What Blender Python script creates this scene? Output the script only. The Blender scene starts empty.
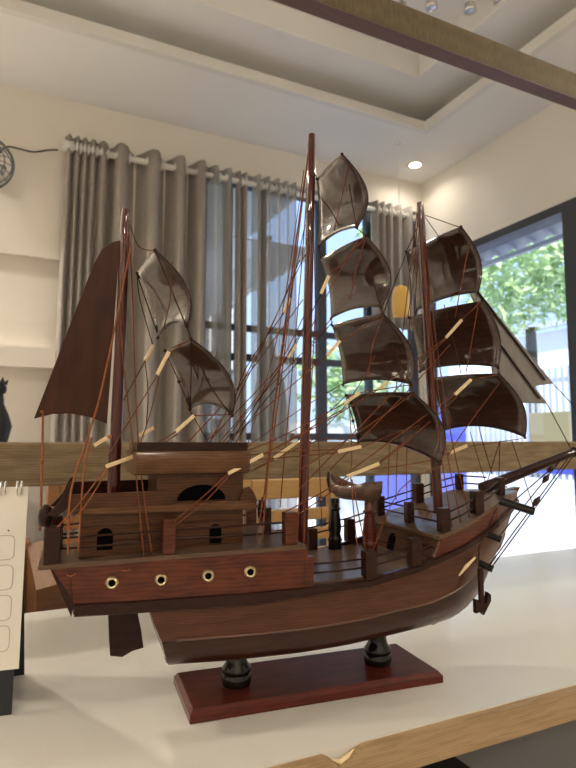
import bpy, bmesh, math, random
from mathutils import Vector, Matrix
random.seed(4)
SC = bpy.context.scene
COL = SC.collection
V = Vector
PI = math.pi

# ------------------------------------------------------------------ camera, sky, exposure
cam = bpy.data.cameras.new('camera'); camo = bpy.data.objects.new('camera', cam); COL.objects.link(camo)
PITCH = math.atan(56 / 580.0); AZ = math.radians(64.1)
camo.location = (0, 0, 1.28)
camo.rotation_euler = (PI / 2 + PITCH, 0, AZ - PI / 2)
cam.sensor_fit = 'VERTICAL'; cam.sensor_height = 36; cam.sensor_width = 27
cam.lens = 580 / 768 * 36
cam.clip_start = 0.02
cam.dof.use_dof = True; cam.dof.focus_distance = 0.62; cam.dof.aperture_fstop = 11
SC.camera = camo
SC.view_settings.view_transform = 'Standard'; SC.view_settings.look = 'None'
SC.view_settings.gamma = 1; SC.view_settings.use_curve_mapping = False
SC.view_settings.exposure = 0.0
w = bpy.data.worlds.new('sky'); SC.world = w; w.use_nodes = True
wn = w.node_tree.nodes; wl = w.node_tree.links
bg = wn['Background']; bg.inputs[1].default_value = 2.35
tc = wn.new('ShaderNodeTexCoord'); sx = wn.new('ShaderNodeSeparateXYZ'); cr = wn.new('ShaderNodeValToRGB')
wl.new(tc.outputs['Generated'], sx.inputs[0]); wl.new(sx.outputs[2], cr.inputs[0]); wl.new(cr.outputs[0], bg.inputs[0])
cr.color_ramp.elements[0].position = 0.0; cr.color_ramp.elements[0].color = (0.34, 0.455, 0.60, 1)
cr.color_ramp.elements[1].position = 0.5; cr.color_ramp.elements[1].color = (0.27, 0.42, 0.72, 1)

sn = bpy.data.lights.new('sun', 'SUN'); sn.energy = 7.5; sn.angle = math.radians(3); sn.color = (1, .96, .9)
sno = bpy.data.objects.new('sun', sn); COL.objects.link(sno); sno.rotation_euler = V((1.2, 1.3, -1.9)).to_track_quat('-Z', 'Y').to_euler()

# ------------------------------------------------------------------ helpers
def mat(name, col, rough=.5, coat=0, coat_rough=.1, metal=0, grain=None, col2=None, bump=0, scale=(1, 1, 1), spec=.5,
        emit=None, emit_s=0, coat_ior=1.5, noise=8.0, rot=(0, 0, 0)):
    m = bpy.data.materials.new(name); m.use_nodes = True
    nt = m.node_tree; b = nt.nodes['Principled BSDF']
    b.inputs['Base Color'].default_value = (*col, 1); b.inputs['Roughness'].default_value = rough
    b.inputs['Metallic'].default_value = metal
    b.inputs['Coat Weight'].default_value = coat; b.inputs['Coat Roughness'].default_value = coat_rough
    b.inputs['Coat IOR'].default_value = coat_ior
    b.inputs['Specular IOR Level'].default_value = spec
    b.inputs['Coat IOR'].default_value = coat_ior
    if emit: b.inputs['Emission Color'].default_value = (*emit, 1); b.inputs['Emission Strength'].default_value = emit_s
    t = nt.nodes.new('ShaderNodeTexCoord'); mp = nt.nodes.new('ShaderNodeMapping')
    mp.inputs['Scale'].default_value = scale; mp.inputs['Rotation'].default_value = rot
    nt.links.new(t.outputs['Object'], mp.inputs[0])
    n = nt.nodes.new('ShaderNodeTexNoise'); n.inputs['Scale'].default_value = noise; n.inputs['Detail'].default_value = 5
    nt.links.new(mp.outputs[0], n.inputs['Vector'])
    if col2:
        r = nt.nodes.new('ShaderNodeValToRGB'); r.color_ramp.elements[0].position = .32; r.color_ramp.elements[1].position = .68
        r.color_ramp.elements[0].color = (*col, 1); r.color_ramp.elements[1].color = (*col2, 1)
        if grain:
            wv = nt.nodes.new('ShaderNodeTexWave'); wv.inputs['Scale'].default_value = grain; wv.inputs['Distortion'].default_value = 7
            wv.inputs['Detail'].default_value = 3; wv.bands_direction = 'Z'
            nt.links.new(mp.outputs[0], wv.inputs['Vector'])
            mx = nt.nodes.new('ShaderNodeMix'); mx.inputs[0].default_value = .22
            nt.links.new(n.outputs[0], mx.inputs[2]); nt.links.new(wv.outputs[1], mx.inputs[3])
            nt.links.new(mx.outputs[0], r.inputs[0])
        else: nt.links.new(n.outputs[0], r.inputs[0])
        nt.links.new(r.outputs[0], b.inputs['Base Color'])
    if bump:
        bp = nt.nodes.new('ShaderNodeBump'); bp.inputs['Strength'].default_value = bump; bp.inputs['Distance'].default_value = .002
        nt.links.new(n.outputs[0], bp.inputs['Height']); nt.links.new(bp.outputs[0], b.inputs['Normal'])
    return m

def sheer_mat(name, col, alpha):
    m = bpy.data.materials.new(name); m.use_nodes = True; nt = m.node_tree; b = nt.nodes['Principled BSDF']
    b.inputs['Base Color'].default_value = (*col, 1); b.inputs['Roughness'].default_value = .9
    b.inputs['Alpha'].default_value = alpha
    n = nt.nodes.new('ShaderNodeTexNoise'); n.inputs['Scale'].default_value = 300
    bp = nt.nodes.new('ShaderNodeBump'); bp.inputs['Strength'].default_value = .1
    nt.links.new(n.outputs[0], bp.inputs['Height']); nt.links.new(bp.outputs[0], b.inputs['Normal'])
    return m

def pane_mat(name, tint=(1, 1, 1)):
    m = bpy.data.materials.new(name); m.use_nodes = True; nt = m.node_tree
    for n in list(nt.nodes): nt.nodes.remove(n)
    o = nt.nodes.new('ShaderNodeOutputMaterial'); mx = nt.nodes.new('ShaderNodeMixShader')
    a = nt.nodes.new('ShaderNodeBsdfTransparent'); a.inputs[0].default_value = (*tint, 1)
    g = nt.nodes.new('ShaderNodeBsdfGlossy'); g.inputs['Roughness'].default_value = .02
    lw = nt.nodes.new('ShaderNodeLayerWeight'); lw.inputs[0].default_value = .5
    pw = nt.nodes.new('ShaderNodeMath'); pw.operation = 'POWER'; pw.inputs[1].default_value = 5
    f = nt.nodes.new('ShaderNodeMath'); f.operation = 'MULTIPLY_ADD'; f.inputs[1].default_value = .9; f.inputs[2].default_value = .04
    nt.links.new(lw.outputs['Facing'], pw.inputs[0]); nt.links.new(pw.outputs[0], f.inputs[0])
    nt.links.new(f.outputs[0], mx.inputs[0]); nt.links.new(a.outputs[0], mx.inputs[1]); nt.links.new(g.outputs[0], mx.inputs[2])
    nt.links.new(mx.outputs[0], o.inputs[0]); return m

def link(name, me, m, parent=None, kind=None):
    o = bpy.data.objects.new(name, me); COL.objects.link(o)
    if m: me.materials.append(m)
    if parent: o.parent = parent
    if kind: o['kind'] = kind
    return o
def build(name, bm, m, parent=None, kind=None, smooth=False, ang=None):
    bmesh.ops.recalc_face_normals(bm, faces=bm.faces)
    me = bpy.data.meshes.new(name); bm.to_mesh(me); bm.free()
    if smooth:
        for p in me.polygons: p.use_smooth = True
    o = link(name, me, m, parent, kind)
    if ang and smooth: me.set_sharp_from_angle(angle=math.radians(ang))
    return o
def tag(o, label, cat, group=None):
    o['label'] = label; o['category'] = cat
    if group: o['group'] = group
    return o
def thing(name, label, cat, loc=(0, 0, 0), rz=0, group=None):
    o = bpy.data.objects.new(name, None); COL.objects.link(o); o.location = loc; o.rotation_euler = (0, 0, rz)
    o.empty_display_size = .05
    return tag(o, label, cat, group)
def box(bm, a, b, bev=0, M=None):
    x0, y0, z0 = [min(p, q) for p, q in zip(a, b)]; x1, y1, z1 = [max(p, q) for p, q in zip(a, b)]
    vs = [bm.verts.new(p) for p in ((x0, y0, z0), (x1, y0, z0), (x1, y1, z0), (x0, y1, z0), (x0, y0, z1), (x1, y0, z1), (x1, y1, z1), (x0, y1, z1))]
    fs = [bm.faces.new([vs[i] for i in f]) for f in ((0, 3, 2, 1), (4, 5, 6, 7), (0, 1, 5, 4), (1, 2, 6, 5), (2, 3, 7, 6), (3, 0, 4, 7))]
    if bev:
        es = list({e for f in fs for e in f.edges})
        r = bmesh.ops.bevel(bm, geom=es, offset=bev, segments=2, affect='EDGES', profile=.5)
    if M is not None:
        for v in vs:
            if v.is_valid: v.co = M @ v.co
    return bm
def boxm(a, b, bev=0): return box(bmesh.new(), a, b, bev)
def frame_of(d):
    d = d.normalized(); up = V((0, 0, 1)) if abs(d.z) < .95 else V((1, 0, 0))
    x = d.cross(up).normalized(); y = x.cross(d).normalized(); return x, y
def tube(bm, pts, r, n=8, caps=True):
    pts = [V(p) for p in pts]; rs = r if isinstance(r, (list, tuple)) else [r] * len(pts)
    rings = []
    px = None
    for i, p in enumerate(pts):
        d = (pts[min(i + 1, len(pts) - 1)] - pts[max(i - 1, 0)])
        x, y = frame_of(d)
        if px is not None:
            x = (px - d.normalized() * px.dot(d.normalized()))
            x = x.normalized() if x.length > 1e-6 else frame_of(d)[0]
            y = x.cross(d.normalized()).normalized()
        px = x
        rings.append([bm.verts.new(p + (x * math.cos(2 * PI * k / n) + y * math.sin(2 * PI * k / n)) * rs[i]) for k in range(n)])
    for a, b in zip(rings, rings[1:]):
        for k in range(n): bm.faces.new((a[k], a[(k + 1) % n], b[(k + 1) % n], b[k]))
    if caps: bm.faces.new(rings[0]); bm.faces.new(rings[-1])
    return bm
def tubem(pts, r, n=8): return tube(bmesh.new(), pts, r, n)
def lathe(bm, prof, n=20, c=(0, 0, 0)):
    rings = [[bm.verts.new((c[0] + r * math.cos(2 * PI * k / n), c[1] + r * math.sin(2 * PI * k / n), c[2] + z)) for k in range(n)] for r, z in prof]
    for a, b in zip(rings, rings[1:]):
        for k in range(n): bm.faces.new((a[k], a[(k + 1) % n], b[(k + 1) % n], b[k]))
    bm.faces.new(rings[0]); bm.faces.new(rings[-1]); return bm
def loft(bm, secs, close=False, caps=False):
    rings = [[bm.verts.new(p) for p in s] for s in secs]
    n = len(rings[0])
    for a, b in zip(rings, rings[1:]):
        for k in range(n if close else n - 1):
            q = (a[k], a[(k + 1) % n], b[(k + 1) % n], b[k])
            try: bm.faces.new(q)
            except ValueError: pass
    if caps: bm.faces.new(rings[0]); bm.faces.new(rings[-1])
    return bm
def prism_t(bm, poly, t0, t1):      # polygon in (s, z), swept across t
    a = [bm.verts.new((s, t0, z)) for s, z in poly]; b = [bm.verts.new((s, t1, z)) for s, z in poly]
    n = len(poly); bm.faces.new(a); bm.faces.new(b[::-1])
    for k in range(n): bm.faces.new((a[k], a[(k + 1) % n], b[(k + 1) % n], b[k]))
    return bm
def catmull(pts, sub=6):
    pts = [V(p) for p in pts]; out = []
    for i in range(len(pts) - 1):
        p0 = pts[max(i - 1, 0)]; p1 = pts[i]; p2 = pts[i + 1]; p3 = pts[min(i + 2, len(pts) - 1)]
        for k in range(sub):
            t = k / sub
            out.append(.5 * ((2 * p1) + (p2 - p0) * t + (2 * p0 - 5 * p1 + 4 * p2 - p3) * t * t + (3 * p1 - p0 - 3 * p2 + p3) * t ** 3))
    out.append(pts[-1]); return out
def interp(x, xs, ys):
    if x <= xs[0]: return ys[0]
    for i in range(len(xs) - 1):
        if x <= xs[i + 1]:
            f = (x - xs[i]) / (xs[i + 1] - xs[i]); return ys[i] + (ys[i + 1] - ys[i]) * f
    return ys[-1]
def dup(root, loc, rz, label=None, group=None):
    r = root.copy(); COL.objects.link(r); r.location = loc; r.rotation_euler = (0, 0, rz)
    if label: r['label'] = label
    if group: r['group'] = group
    for ch in list(root.children):
        c = ch.copy(); COL.objects.link(c); c.parent = r
        for g in list(ch.children):
            d = g.copy(); COL.objects.link(d); d.parent = c
    return r

# ------------------------------------------------------------------ materials
M = {}
M['wall'] = mat('wall_paint', (.78, .735, .66), .85, col2=(.81, .765, .69), noise=3)
M['ceil'] = mat('ceiling_paint', (.86, .845, .82), .9, col2=(.88, .865, .84), noise=3)
M['floor'] = mat('floor_tile', (.42, .40, .37), .35, col2=(.47, .45, .42), noise=5)
M['frame_dark'] = mat('grey_metal_frame', (.045, .05, .06), .45, spec=.4)
M['rail_wood'] = mat('weathered_wood', (.13, .09, .05), .6, grain=6, col2=(.25, .185, .11), scale=(2, 8, 14), bump=.2, noise=9, spec=.2)
M['beam_wood'] = mat('beam_wood', (.125, .10, .06), .65, grain=5, col2=(.17, .135, .085), scale=(26, 8, 1.5), bump=.2, noise=6, spec=.2)
M['beam_under'] = mat('beam_underside', (.13, .075, .07), .6, col2=(.16, .095, .09), scale=(3, 20, 20))
M['laminate'] = mat('white_laminate', (.67, .645, .59), .22, col2=(.69, .665, .61), noise=4, spec=.5)
M['edge_wood'] = mat('light_wood_edge', (.27, .17, .085), .55, grain=5, col2=(.38, .26, .14), scale=(3, 10, 30), noise=8)
M['cab_grey'] = mat('grey_cabinet', (.13, .13, .135), .6, col2=(.15, .15, .155))
M['black'] = mat('black_plastic', (.012, .012, .013), .4)
M['curtain'] = mat('taupe_curtain', (.31, .28, .25), .85, col2=(.35, .315, .285), noise=60, bump=.15)
M['sheer'] = sheer_mat('sheer_curtain', (.50, .48, .43), .42)
M['steel'] = mat('brushed_steel', (.75, .74, .72), .25, metal=1)
M['white'] = mat('white_paint', (.8, .78, .74), .5)
M['pane'] = pane_mat('window_glass')
M['mahog'] = mat('mahogany_varnish', (0.0493, 0.00935, 0.00425), .35, coat=.5, coat_rough=.06, spec=.12, grain=4, col2=(0.1062, 0.02295, 0.00765), scale=(6, 14, 18), noise=7)
M['mahog_red'] = mat('red_mahogany', (.055, .008, .005), .35, coat=.45, coat_rough=.08, spec=.12, grain=3, col2=(.10, .015, .008), scale=(4, 16, 26), noise=8)
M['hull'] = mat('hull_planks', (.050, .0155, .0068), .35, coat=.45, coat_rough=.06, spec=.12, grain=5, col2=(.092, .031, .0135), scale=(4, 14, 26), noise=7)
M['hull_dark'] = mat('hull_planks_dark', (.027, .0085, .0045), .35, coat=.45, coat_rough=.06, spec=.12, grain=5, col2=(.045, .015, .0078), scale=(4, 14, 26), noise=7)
M['dark'] = mat('dark_varnish', (.018, .006, .004), .35, coat=.3, coat_rough=.04, spec=.08, col2=(.030, .010, .007), scale=(6, 20, 30))
M['mast'] = mat('mast_varnish', (0.045, 0.006, 0.0042), .3, coat=1, coat_rough=.03, spec=.1, col2=(0.072, 0.0096, 0.006), scale=(20, 20, 2), noise=10)
M['sail'] = mat('sail_veneer', (.022, .0095, .006), .35, coat=1, coat_rough=.035, coat_ior=1.58, spec=.1, grain=3, col2=(.038, .015, .009), scale=(6, 14, 14), noise=6)
M['spanker'] = mat('spanker_veneer', (0.03, 0.00975, 0.00525), .5, coat=.15, coat_rough=.3, spec=.1, col2=(0.05625, 0.018, 0.009), scale=(16, 4, 3), noise=6)
M['jib'] = mat('jib_veneer', (.105, .098, .096), .3, coat=1, coat_rough=.10, coat_ior=1.9, spec=.3, col2=(.14, .13, .128), scale=(12, 6, 5), noise=8)
M['deck'] = mat('deck_planks', (0.07796, 0.04606, 0.02693), .35, coat=0.3, coat_rough=0.12, spec=.12, grain=9, col2=(0.1169, 0.07088, 0.04253), scale=(3, 40, 10), noise=6)
M['cabin'] = mat('cabin_wood', (0.04642, 0.015, 0.005714), .4, coat=0.3, coat_rough=0.1, spec=.12, grain=4, col2=(0.08216, 0.03142, 0.01214), scale=(6, 20, 26), noise=8)
M['roofwood'] = mat('cabin_roof_wood', (0.07286, 0.03041, 0.0114), .4, coat=.25, coat_rough=.12, spec=.12, grain=4, col2=(0.1172, 0.05386, 0.02154), scale=(6, 20, 26), noise=8)
M['ebony'] = mat('black_lacquer', (.005, .004, .004), .25, coat=.55, coat_rough=.02, spec=.05)
M['brass'] = mat('aged_brass', (.62, .50, .30), .3, metal=1)
M['hole'] = mat('dark_hole', (.003, .003, .003), 1, spec=0)
M['chine_highlight'] = mat('chine_highlight_gloss', (.07, .026, .012), .3, coat=1, coat_rough=.12, spec=.3, col2=(.10, .038, .018))  # lighter glossy brown for the strip that imitates the chine highlight
M['boat'] = mat('lifeboat_wood', (.10, .058, .042), .35, coat=.6, coat_rough=.06, spec=.1, col2=(.14, .085, .062), scale=(20, 20, 30))
M['rope'] = mat('brown_rope', (.125, .038, .018), .85, col2=(.18, .058, .026), noise=300, spec=.1)
M['rope_dark'] = mat('dark_rope', (.030, .011, .008), .85, col2=(.055, .02, .012), noise=300, spec=.1)
M['rope_thick'] = mat('orange_brown_rope', (.20, .068, .027), .85, col2=(.28, .10, .042), noise=300, spec=.1)
M['bamboo'] = mat('pale_bamboo', (.66, .50, .28), .6, col2=(.74, .59, .36), scale=(30, 30, 200))
M['paper'] = mat('calendar_paper', (.84, .80, .72), .8)
M['ink'] = mat('grey_print', (.45, .40, .34), .8)
M['fan_grey'] = mat('fan_grey', (.16, .17, .17), .5)
M['card'] = mat('dark_card', (.018, .02, .024), .7)
M['chair_l'] = mat('pale_chair_wood', (.44, .25, .085), .4, grain=4, col2=(.56, .34, .13), scale=(3, 10, 20), noise=7)
M['chair_b'] = mat('brown_chair_wood', (.13, .055, .022), .35, coat=.5, grain=4, col2=(.20, .09, .038), scale=(3, 10, 20), noise=7)
M['cab_o'] = mat('orange_brown_wood', (.24, .105, .038), .4, coat=.4, grain=4, col2=(.34, .16, .06), scale=(3, 10, 20), noise=7)
M['leaf'] = mat('leaf_green', (.32, .50, .20), .5, col2=(.60, .74, .40), noise=2)
M['bark'] = mat('bark', (.10, .075, .05), .9, bump=.5, noise=20)
M['concrete'] = mat('pale_concrete', (.62, .62, .62), .8, col2=(.68, .68, .68), noise=2)
M['whitewall'] = mat('white_render', (.82, .84, .86), .8)
M['fence'] = mat('pale_grey_steel', (.42, .48, .56), .5)
M['blue'] = mat('blue_plastic', (.075, .095, .46), .4)
M['yellow'] = mat('yellow_paint', (.30, .26, .13), .6)
M['awning'] = mat('grey_canvas', (.56, .57, .53), .8, col2=(.60, .61, .57))
M['awning_light'] = mat('light_grey_canvas', (.74, .75, .70), .8)
M['nb_wall'] = mat('grey_render', (.14, .145, .15), .85, col2=(.17, .175, .18), noise=2)
M['roof_grey'] = mat('grey_roof_sheet', (.40, .42, .46), .5, metal=.2)
M['canvas_dark'] = mat('taupe_canvas', (.20, .17, .15), .85)
M['amber'] = mat('amber_glass', (.62, .36, .07), .35, emit=(1, .6, .15), emit_s=.12)
M['bulb'] = mat('bulb_glow', (1, .9, .75), .5, emit=(1, .85, .6), emit_s=2)
M['lampglow'] = mat('lamp_glow', (1, .95, .85), .5, emit=(1, .9, .74), emit_s=22)

# ------------------------------------------------------------------ room shell
BY, RX, CZ = 3.03, 2.46, 3.0
def struct(name, bm, m): return build(name, bm, m, kind='structure')
struct('floor', boxm((-2.4, -2.7, -.1), (RX + .2, BY + .2, 0)), M['floor'])
# back wall with a window opening
WX0, WX1, WZ0, WZ1 = .90, 2.435, .55, 2.80
b = bmesh.new()
box(b, (-2.4, BY, 0), (WX0, BY + .08, 3.3)); box(b, (WX1, BY, 0), (RX + .08, BY + .08, 3.3))
box(b, (WX0, BY, 0), (WX1, BY + .08, WZ0)); box(b, (WX0, BY, WZ1), (WX1, BY + .08, 3.3))
# stepped recess on the left of the wall: an upper ledge and a middle ledge stand proud of it
box(b, (-2.4, BY - .03, 2.165), (WX0, BY, 2.80)); box(b, (-2.4, BY - .03, 2.80), (RX, BY, 3.0)); box(b, (-2.4, BY - .08, 1.62), (.20, BY, 1.715))
struct('wall_back', b, M['wall'])
# right wall, opening for the glazed door
DY0, DY1, DZ1 = 1.72, 2.995, 2.46
b = bmesh.new()
box(b, (RX, -2.7, 0), (RX + .08, DY0, 3.3)); box(b, (RX, DY1, 0), (RX + .08, BY, 3.3)); box(b, (RX, DY0, DZ1), (RX + .08, DY1, 3.3))
struct('wall_right', b, M['wall'])
struct('wall_left', boxm((-2.6, -2.7, 0), (-2.4, BY + .2, 3.3)), M['wall'])
struct('wall_front', boxm((-2.4, -2.9, 0), (RX + .2, -2.7, 3.3)), M['wall'])
# tray ceiling: soffit ring, lip, second step, centre
TX, TY = 2.07, 2.475
b = bmesh.new()
def ring_slab(x0, y0, x1, y1, ox0, oy0, ox1, oy1, z0, z1):
    box(b, (ox0, y1, z0), (ox1, oy1, z1)); box(b, (ox0, oy0, z0), (ox1, y0, z1))
    box(b, (ox0, y0, z0), (x0, y1, z1)); box(b, (x1, y0, z0), (ox1, y1, z1))
ring_slab(-1.8, -2.1, TX, TY, -2.4, -2.7, RX, BY, 3.0, 3.05)
ring_slab(-1.9, -2.2, TX + .11, TY + .11, -2.4, -2.7, RX, BY, 3.05, 3.27)
ring_slab(-1.55, -1.85, TX - .22, TY - .22, -1.9, -2.2, TX + .11, TY + .11, 3.15, 3.27)
box(b, (-2.4, -2.7, 3.27), (RX, BY, 3.32))
struct('ceiling', b, M['ceil'])
b = bmesh.new()
L = .035
box(b, (-1.8, TY - L, 3.0), (TX, TY, 3.052)); box(b, (TX - L, -2.1, 3.0), (TX, TY - L, 3.052)); box(b, (-1.8, -2.1, 3.0), (-1.8 + L, TY - L, 3.052))
struct('trim_1', b, M['white'])

# wooden opening above the counter: bottom rail, top beam
struct('trim_2', boxm((-1.6, 1.1, 1.2), (RX - .02, 1.19, 1.276), .004), M['rail_wood'])
struct('trim_5', boxm((-1.6, 1.1, 2.293), (RX - .02, 1.142, 2.2968)), M['beam_under'])
struct('trim_3', boxm((-1.6, 1.1, 2.297), (RX - .02, 1.14, 2.375), .003), M['beam_wood'])
b = bmesh.new(); box(b, (-1.7, 1.1, 0), (-1.6, 1.19, 2.375), .004); struct('trim_4', b, M['rail_wood'])

# back window: frame, bars, pane
def win_bars(name, x0, x1, z0, z1, y, xs, zs, r=.022, d=.05):
    b = bmesh.new()
    for x in (x0 + r, x1 - r): box(b, (x - r, y, z0), (x + r, y + d, z1))
    for z in (z0 + r, z1 - r): box(b, (x0 + 2 * r, y, z - r), (x1 - 2 * r, y + d, z + r))
    for x, q in xs: box(b, (x - q, y + .004, z0 + 2 * r), (x + q, y + d - .004, z1 - 2 * r))
    for z, q in zs: box(b, (x0 + 2 * r, y + .008, z - q), (x1 - 2 * r, y + d - .008, z + q))
    return struct(name, b, M['frame_dark'])
wb = win_bars('window_1', WX0, WX1, WZ0, WZ1, BY + .015, [(1.105, .022), (1.32, .02), (1.715, .03), (2.06, .02)], [(1.92, .018), (1.75, .02), (1.30, .02)])
build('window_glass', boxm((WX0 + .03, BY + .037, WZ0 + .03), (WX1 - .03, BY + .041, WZ1 - .03)), M['pane'], wb)

# glazed door in the right wall
b = bmesh.new()
box(b, (RX - .012, DY0, DZ1 - .048), (RX + .1, DY1, DZ1 - .003)); box(b, (RX - .03, 1.77, 0), (RX + .1, 1.905, DZ1 - .048)); box(b, (RX + .01, DY1 - .03, 0), (RX + .07, DY1, DZ1 - .048))
box(b, (RX - .03, DY0, 0), (RX + .1, DY0 + .05, DZ1 - .048)); box(b, (RX - .01, 1.905, 0), (RX + .08, DY1 - .03, .05))
dr = struct('door_1', b, M['frame_dark'])
build('door_glass', boxm((RX + .03, 1.905, .05), (RX + .036, DY1 - .03, DZ1 - .055)), M['pane'], dr)
# ------------------------------------------------------------------ counter
ct = thing('counter', 'white laminate bar counter with light wood front edge carrying the model ship', 'counter', (0, .77, 0))
CX0, CX1 = -1.5, RX - .03
build('worktop', boxm((CX0, .484 - .77, .968), (CX1, 1.062 - .77, 1.0)), M['laminate'], ct)
b = bmesh.new()                      # edge strip with a chipped notch
zt, zb = .9985, .968
xs = [CX0, .268, .275, .283, .291, .299, .311, CX1]
dz = [0, 0, .004, .0105, .007, .003, 0, 0]
fr = []
for y in (.474, .484): fr.append(([b.verts.new((x, y - .77, zt - d)) for x, d in zip(xs, dz)], [b.verts.new((x, y - .77, zb)) for x in xs]))
for i in range(len(xs) - 1):
    for (tp, bt) in fr: b.faces.new((tp[i], tp[i + 1], bt[i + 1], bt[i]))
    b.faces.new((fr[0][0][i], fr[0][0][i + 1], fr[1][0][i + 1], fr[1][0][i])); b.faces.new((fr[0][1][i], fr[0][1][i + 1], fr[1][1][i + 1], fr[1][1][i]))
build('edge_strip', b, M['edge_wood'], ct)
b = bmesh.new()
tube(b, [(.276, .4745 - .77 + .004, .9945), (.284, .4745 - .77 + .003, .9905), (.293, .4745 - .77 + .004, .9935), (.300, .4745 - .77 + .005, .9975)], [.0006, .0026, .0022, .0005], 6)
build('splintered_chip', b, M['bamboo'], ct)
build('cabinet_body', boxm((CX0 + .02, .80 - .77, .002), (CX1 - .02, 1.05 - .77, .968)), M['cab_grey'], ct)

# ------------------------------------------------------------------ lamps
def downlight(x, y, label, e=18, r=.045):
    t = thing('downlight', label, 'ceiling light', (x, y, 3.0), 0, 'recessed ceiling downlights')
    b = bmesh.new(); lathe(b, [(r * .78, -.001), (r * 1.15, -.004), (r * 1.2, -.0005), (r * .78, -.0003)], 24); build('trim_ring', b, M['white'], t, smooth=True)
    b = bmesh.new(); lathe(b, [(r * .76, -.0022), (r * .76, -.0008)], 24); build('diffuser', b, M['lampglow'], t)
    l = bpy.data.lights.new('downlight_lamp', 'AREA'); l.shape = 'DISK'; l.size = .1; l.energy = e; l.color = (1, .90, .76); l.spread = math.radians(150)
    o = bpy.data.objects.new('downlight_lamp', l); COL.objects.link(o); o.parent = t; o.location = (0, 0, -.012)
downlight(2.245, 2.795, 'small round downlight glowing in the ceiling soffit above the right mast', 1.3)
for (x, y, e) in ((-1.15, 2.72, 44), (2.25, .3, 13), (-2.1, 1.2, 30), (-2.1, -.9, 22), (2.25, -1.4, 20), (.2, -2.4, 20), (-1.1, -2.4, 20)):  # out-of-view downlights, added around the room as interior fill
    downlight(x, y, 'unseen round downlight added in the ceiling soffit to light the room', e)

# ------------------------------------------------------------------ OUTDOORS
struct('ground', boxm((-14, -16, -.25), (18, 20, -.12)), M['concrete'])
def leaves(bm, c, rad, n, size):
    for _ in range(n):
        d = V((random.gauss(0, 1), random.gauss(0, 1), random.gauss(0, 1))).normalized() * random.random() ** .4
        p = V(c) + V((d.x * rad[0], d.y * rad[1], d.z * rad[2]))
        q = Matrix.Rotation(random.random() * 6.3, 3, V((random.random() - .5, random.random() - .5, random.random() - .5)).normalized())
        s = size * (.6 + .8 * random.random())
        vs = [bm.verts.new(p + q @ V(k)) for k in ((-s, 0, 0), (0, -s * .4, s * .12), (s, 0, 0), (0, s * .4, s * .12))]
        bm.faces.new((vs[0], vs[1], vs[2])); bm.faces.new((vs[0], vs[2], vs[3]))
def tree(label, base, blobs, n, size, h):
    t = thing('tree', label, 'tree', base)
    bx, by, bz = base
    b = bmesh.new(); tube(b, [(0, 0, 0), (.03, .02, h * .5), (0, 0, h)], [.13, .10, .07], 10); build('trunk', b, M['bark'], t, smooth=True)
    b = bmesh.new()
    for (c, r) in blobs: leaves(b, (c[0] - bx, c[1] - by, c[2] - bz), r, n, size)
    build('foliage', b, M['leaf'], t)
    return t
tree('leafy green tree seen through the glass door on the right', (6.7, 5.85, -.12), [((6.5, 5.6, 3.5), (.7, .8, .75)), ((6.6, 6.4, 3.45), (.7, .7, .75)), ((6.4, 5.0, 3.5), (.6, .7, .6))], 620, .085, 3.0)
tree('green bush-like tree seen through the window between the middle and right masts', (5.2, 7.4, -.12), [((5.1, 7.2, 2.0), (.8, .6, .9)), ((4.3, 7.2, 2.1), (.7, .5, .6)), ((5.15, 7.2, 4.2), (.5, .5, .6))], 420, .09, 3.4)

# canopy with scalloped edge beyond the back window
cv = thing('scalloped_canopy', 'grey canvas canopy with scalloped edge outside the back window', 'awning', (1.0, 4, 2.4))
E0 = V((1.751, 3.45, 2.52)); off = V((1.0, 4, 2.4)); y0, y1 = 3.26, 6.4
for k in range(4):
    xa = E0.x - k * .30; b = bmesh.new(); box(b, (xa - .30 - off.x, y0 - off.y, E0.z - off.z), (xa - off.x, y1 - off.y, E0.z + .01 - off.z))
    build('canvas_strip', b, M['awning'] if k % 2 == 0 else M['awning_light'], cv)
    b = bmesh.new(); tube(b, [(xa - .30 - off.x, y0 - off.y, E0.z + .03 - off.z), (xa - .30 - off.x, y1 - off.y, E0.z + .03 - off.z)], .02, 8); build('support_tube', b, M['frame_dark'], cv)
build('upper_sheet', boxm((-.6 - off.x, 3.26 - off.y, 2.95 - off.z), (E0.x - off.x, y1 - off.y, 2.97 - off.z)), M['awning_light'], cv)
b = bmesh.new(); n = 90; top = []; low = []
for i in range(n + 1):
    y = y0 + (y1 - y0) * i / n - off.y
    top.append(b.verts.new((E0.x + .002 - off.x, y, E0.z + .01 - off.z))); low.append(b.verts.new((E0.x + .002 - off.x, y, E0.z - .035 - off.z - .022 * abs(math.sin(i * PI / 5)))))
for i in range(n): b.faces.new((top[i], top[i + 1], low[i + 1], low[i]))
o = build('scalloped_valance', b, M['awning'], cv); o.modifiers.new('s', 'SOLIDIFY').thickness = .004
for y in (y0 + .1, y1 - .1):
    b = bmesh.new(); tube(b, [(E0.x - 1.15 - off.x, y - off.y, -.12 - off.z), (E0.x - 1.15 - off.x, y - off.y, E0.z + .02 - off.z)], .03, 8); build('post', b, M['frame_dark'], cv)

ps = thing('garden_parasol', 'furled taupe parasol standing outside the back window left of the main mast', 'parasol', ((1.925, 4.3, 1.767)[0], 4.3, -.12))
b = bmesh.new(); lathe(b, [(.015, 2.27), (.035, 2.18), (.055, 2.08), (.12, 1.85), (.15, 1.6), (.15, 1.2), (.11, 1.0), (.04, .98)][::-1], 14); build('folded_cover', b, M['canvas_dark'], ps, smooth=True)
build('pole', tubem([(0, 0, 0), (0, 0, 2.32)], .02, 10), M['steel'], ps, smooth=True)
b = bmesh.new(); lathe(b, [(.25, 0), (.25, .05), (.06, .09)], 20); build('base', b, M['concrete'], ps)

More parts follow.
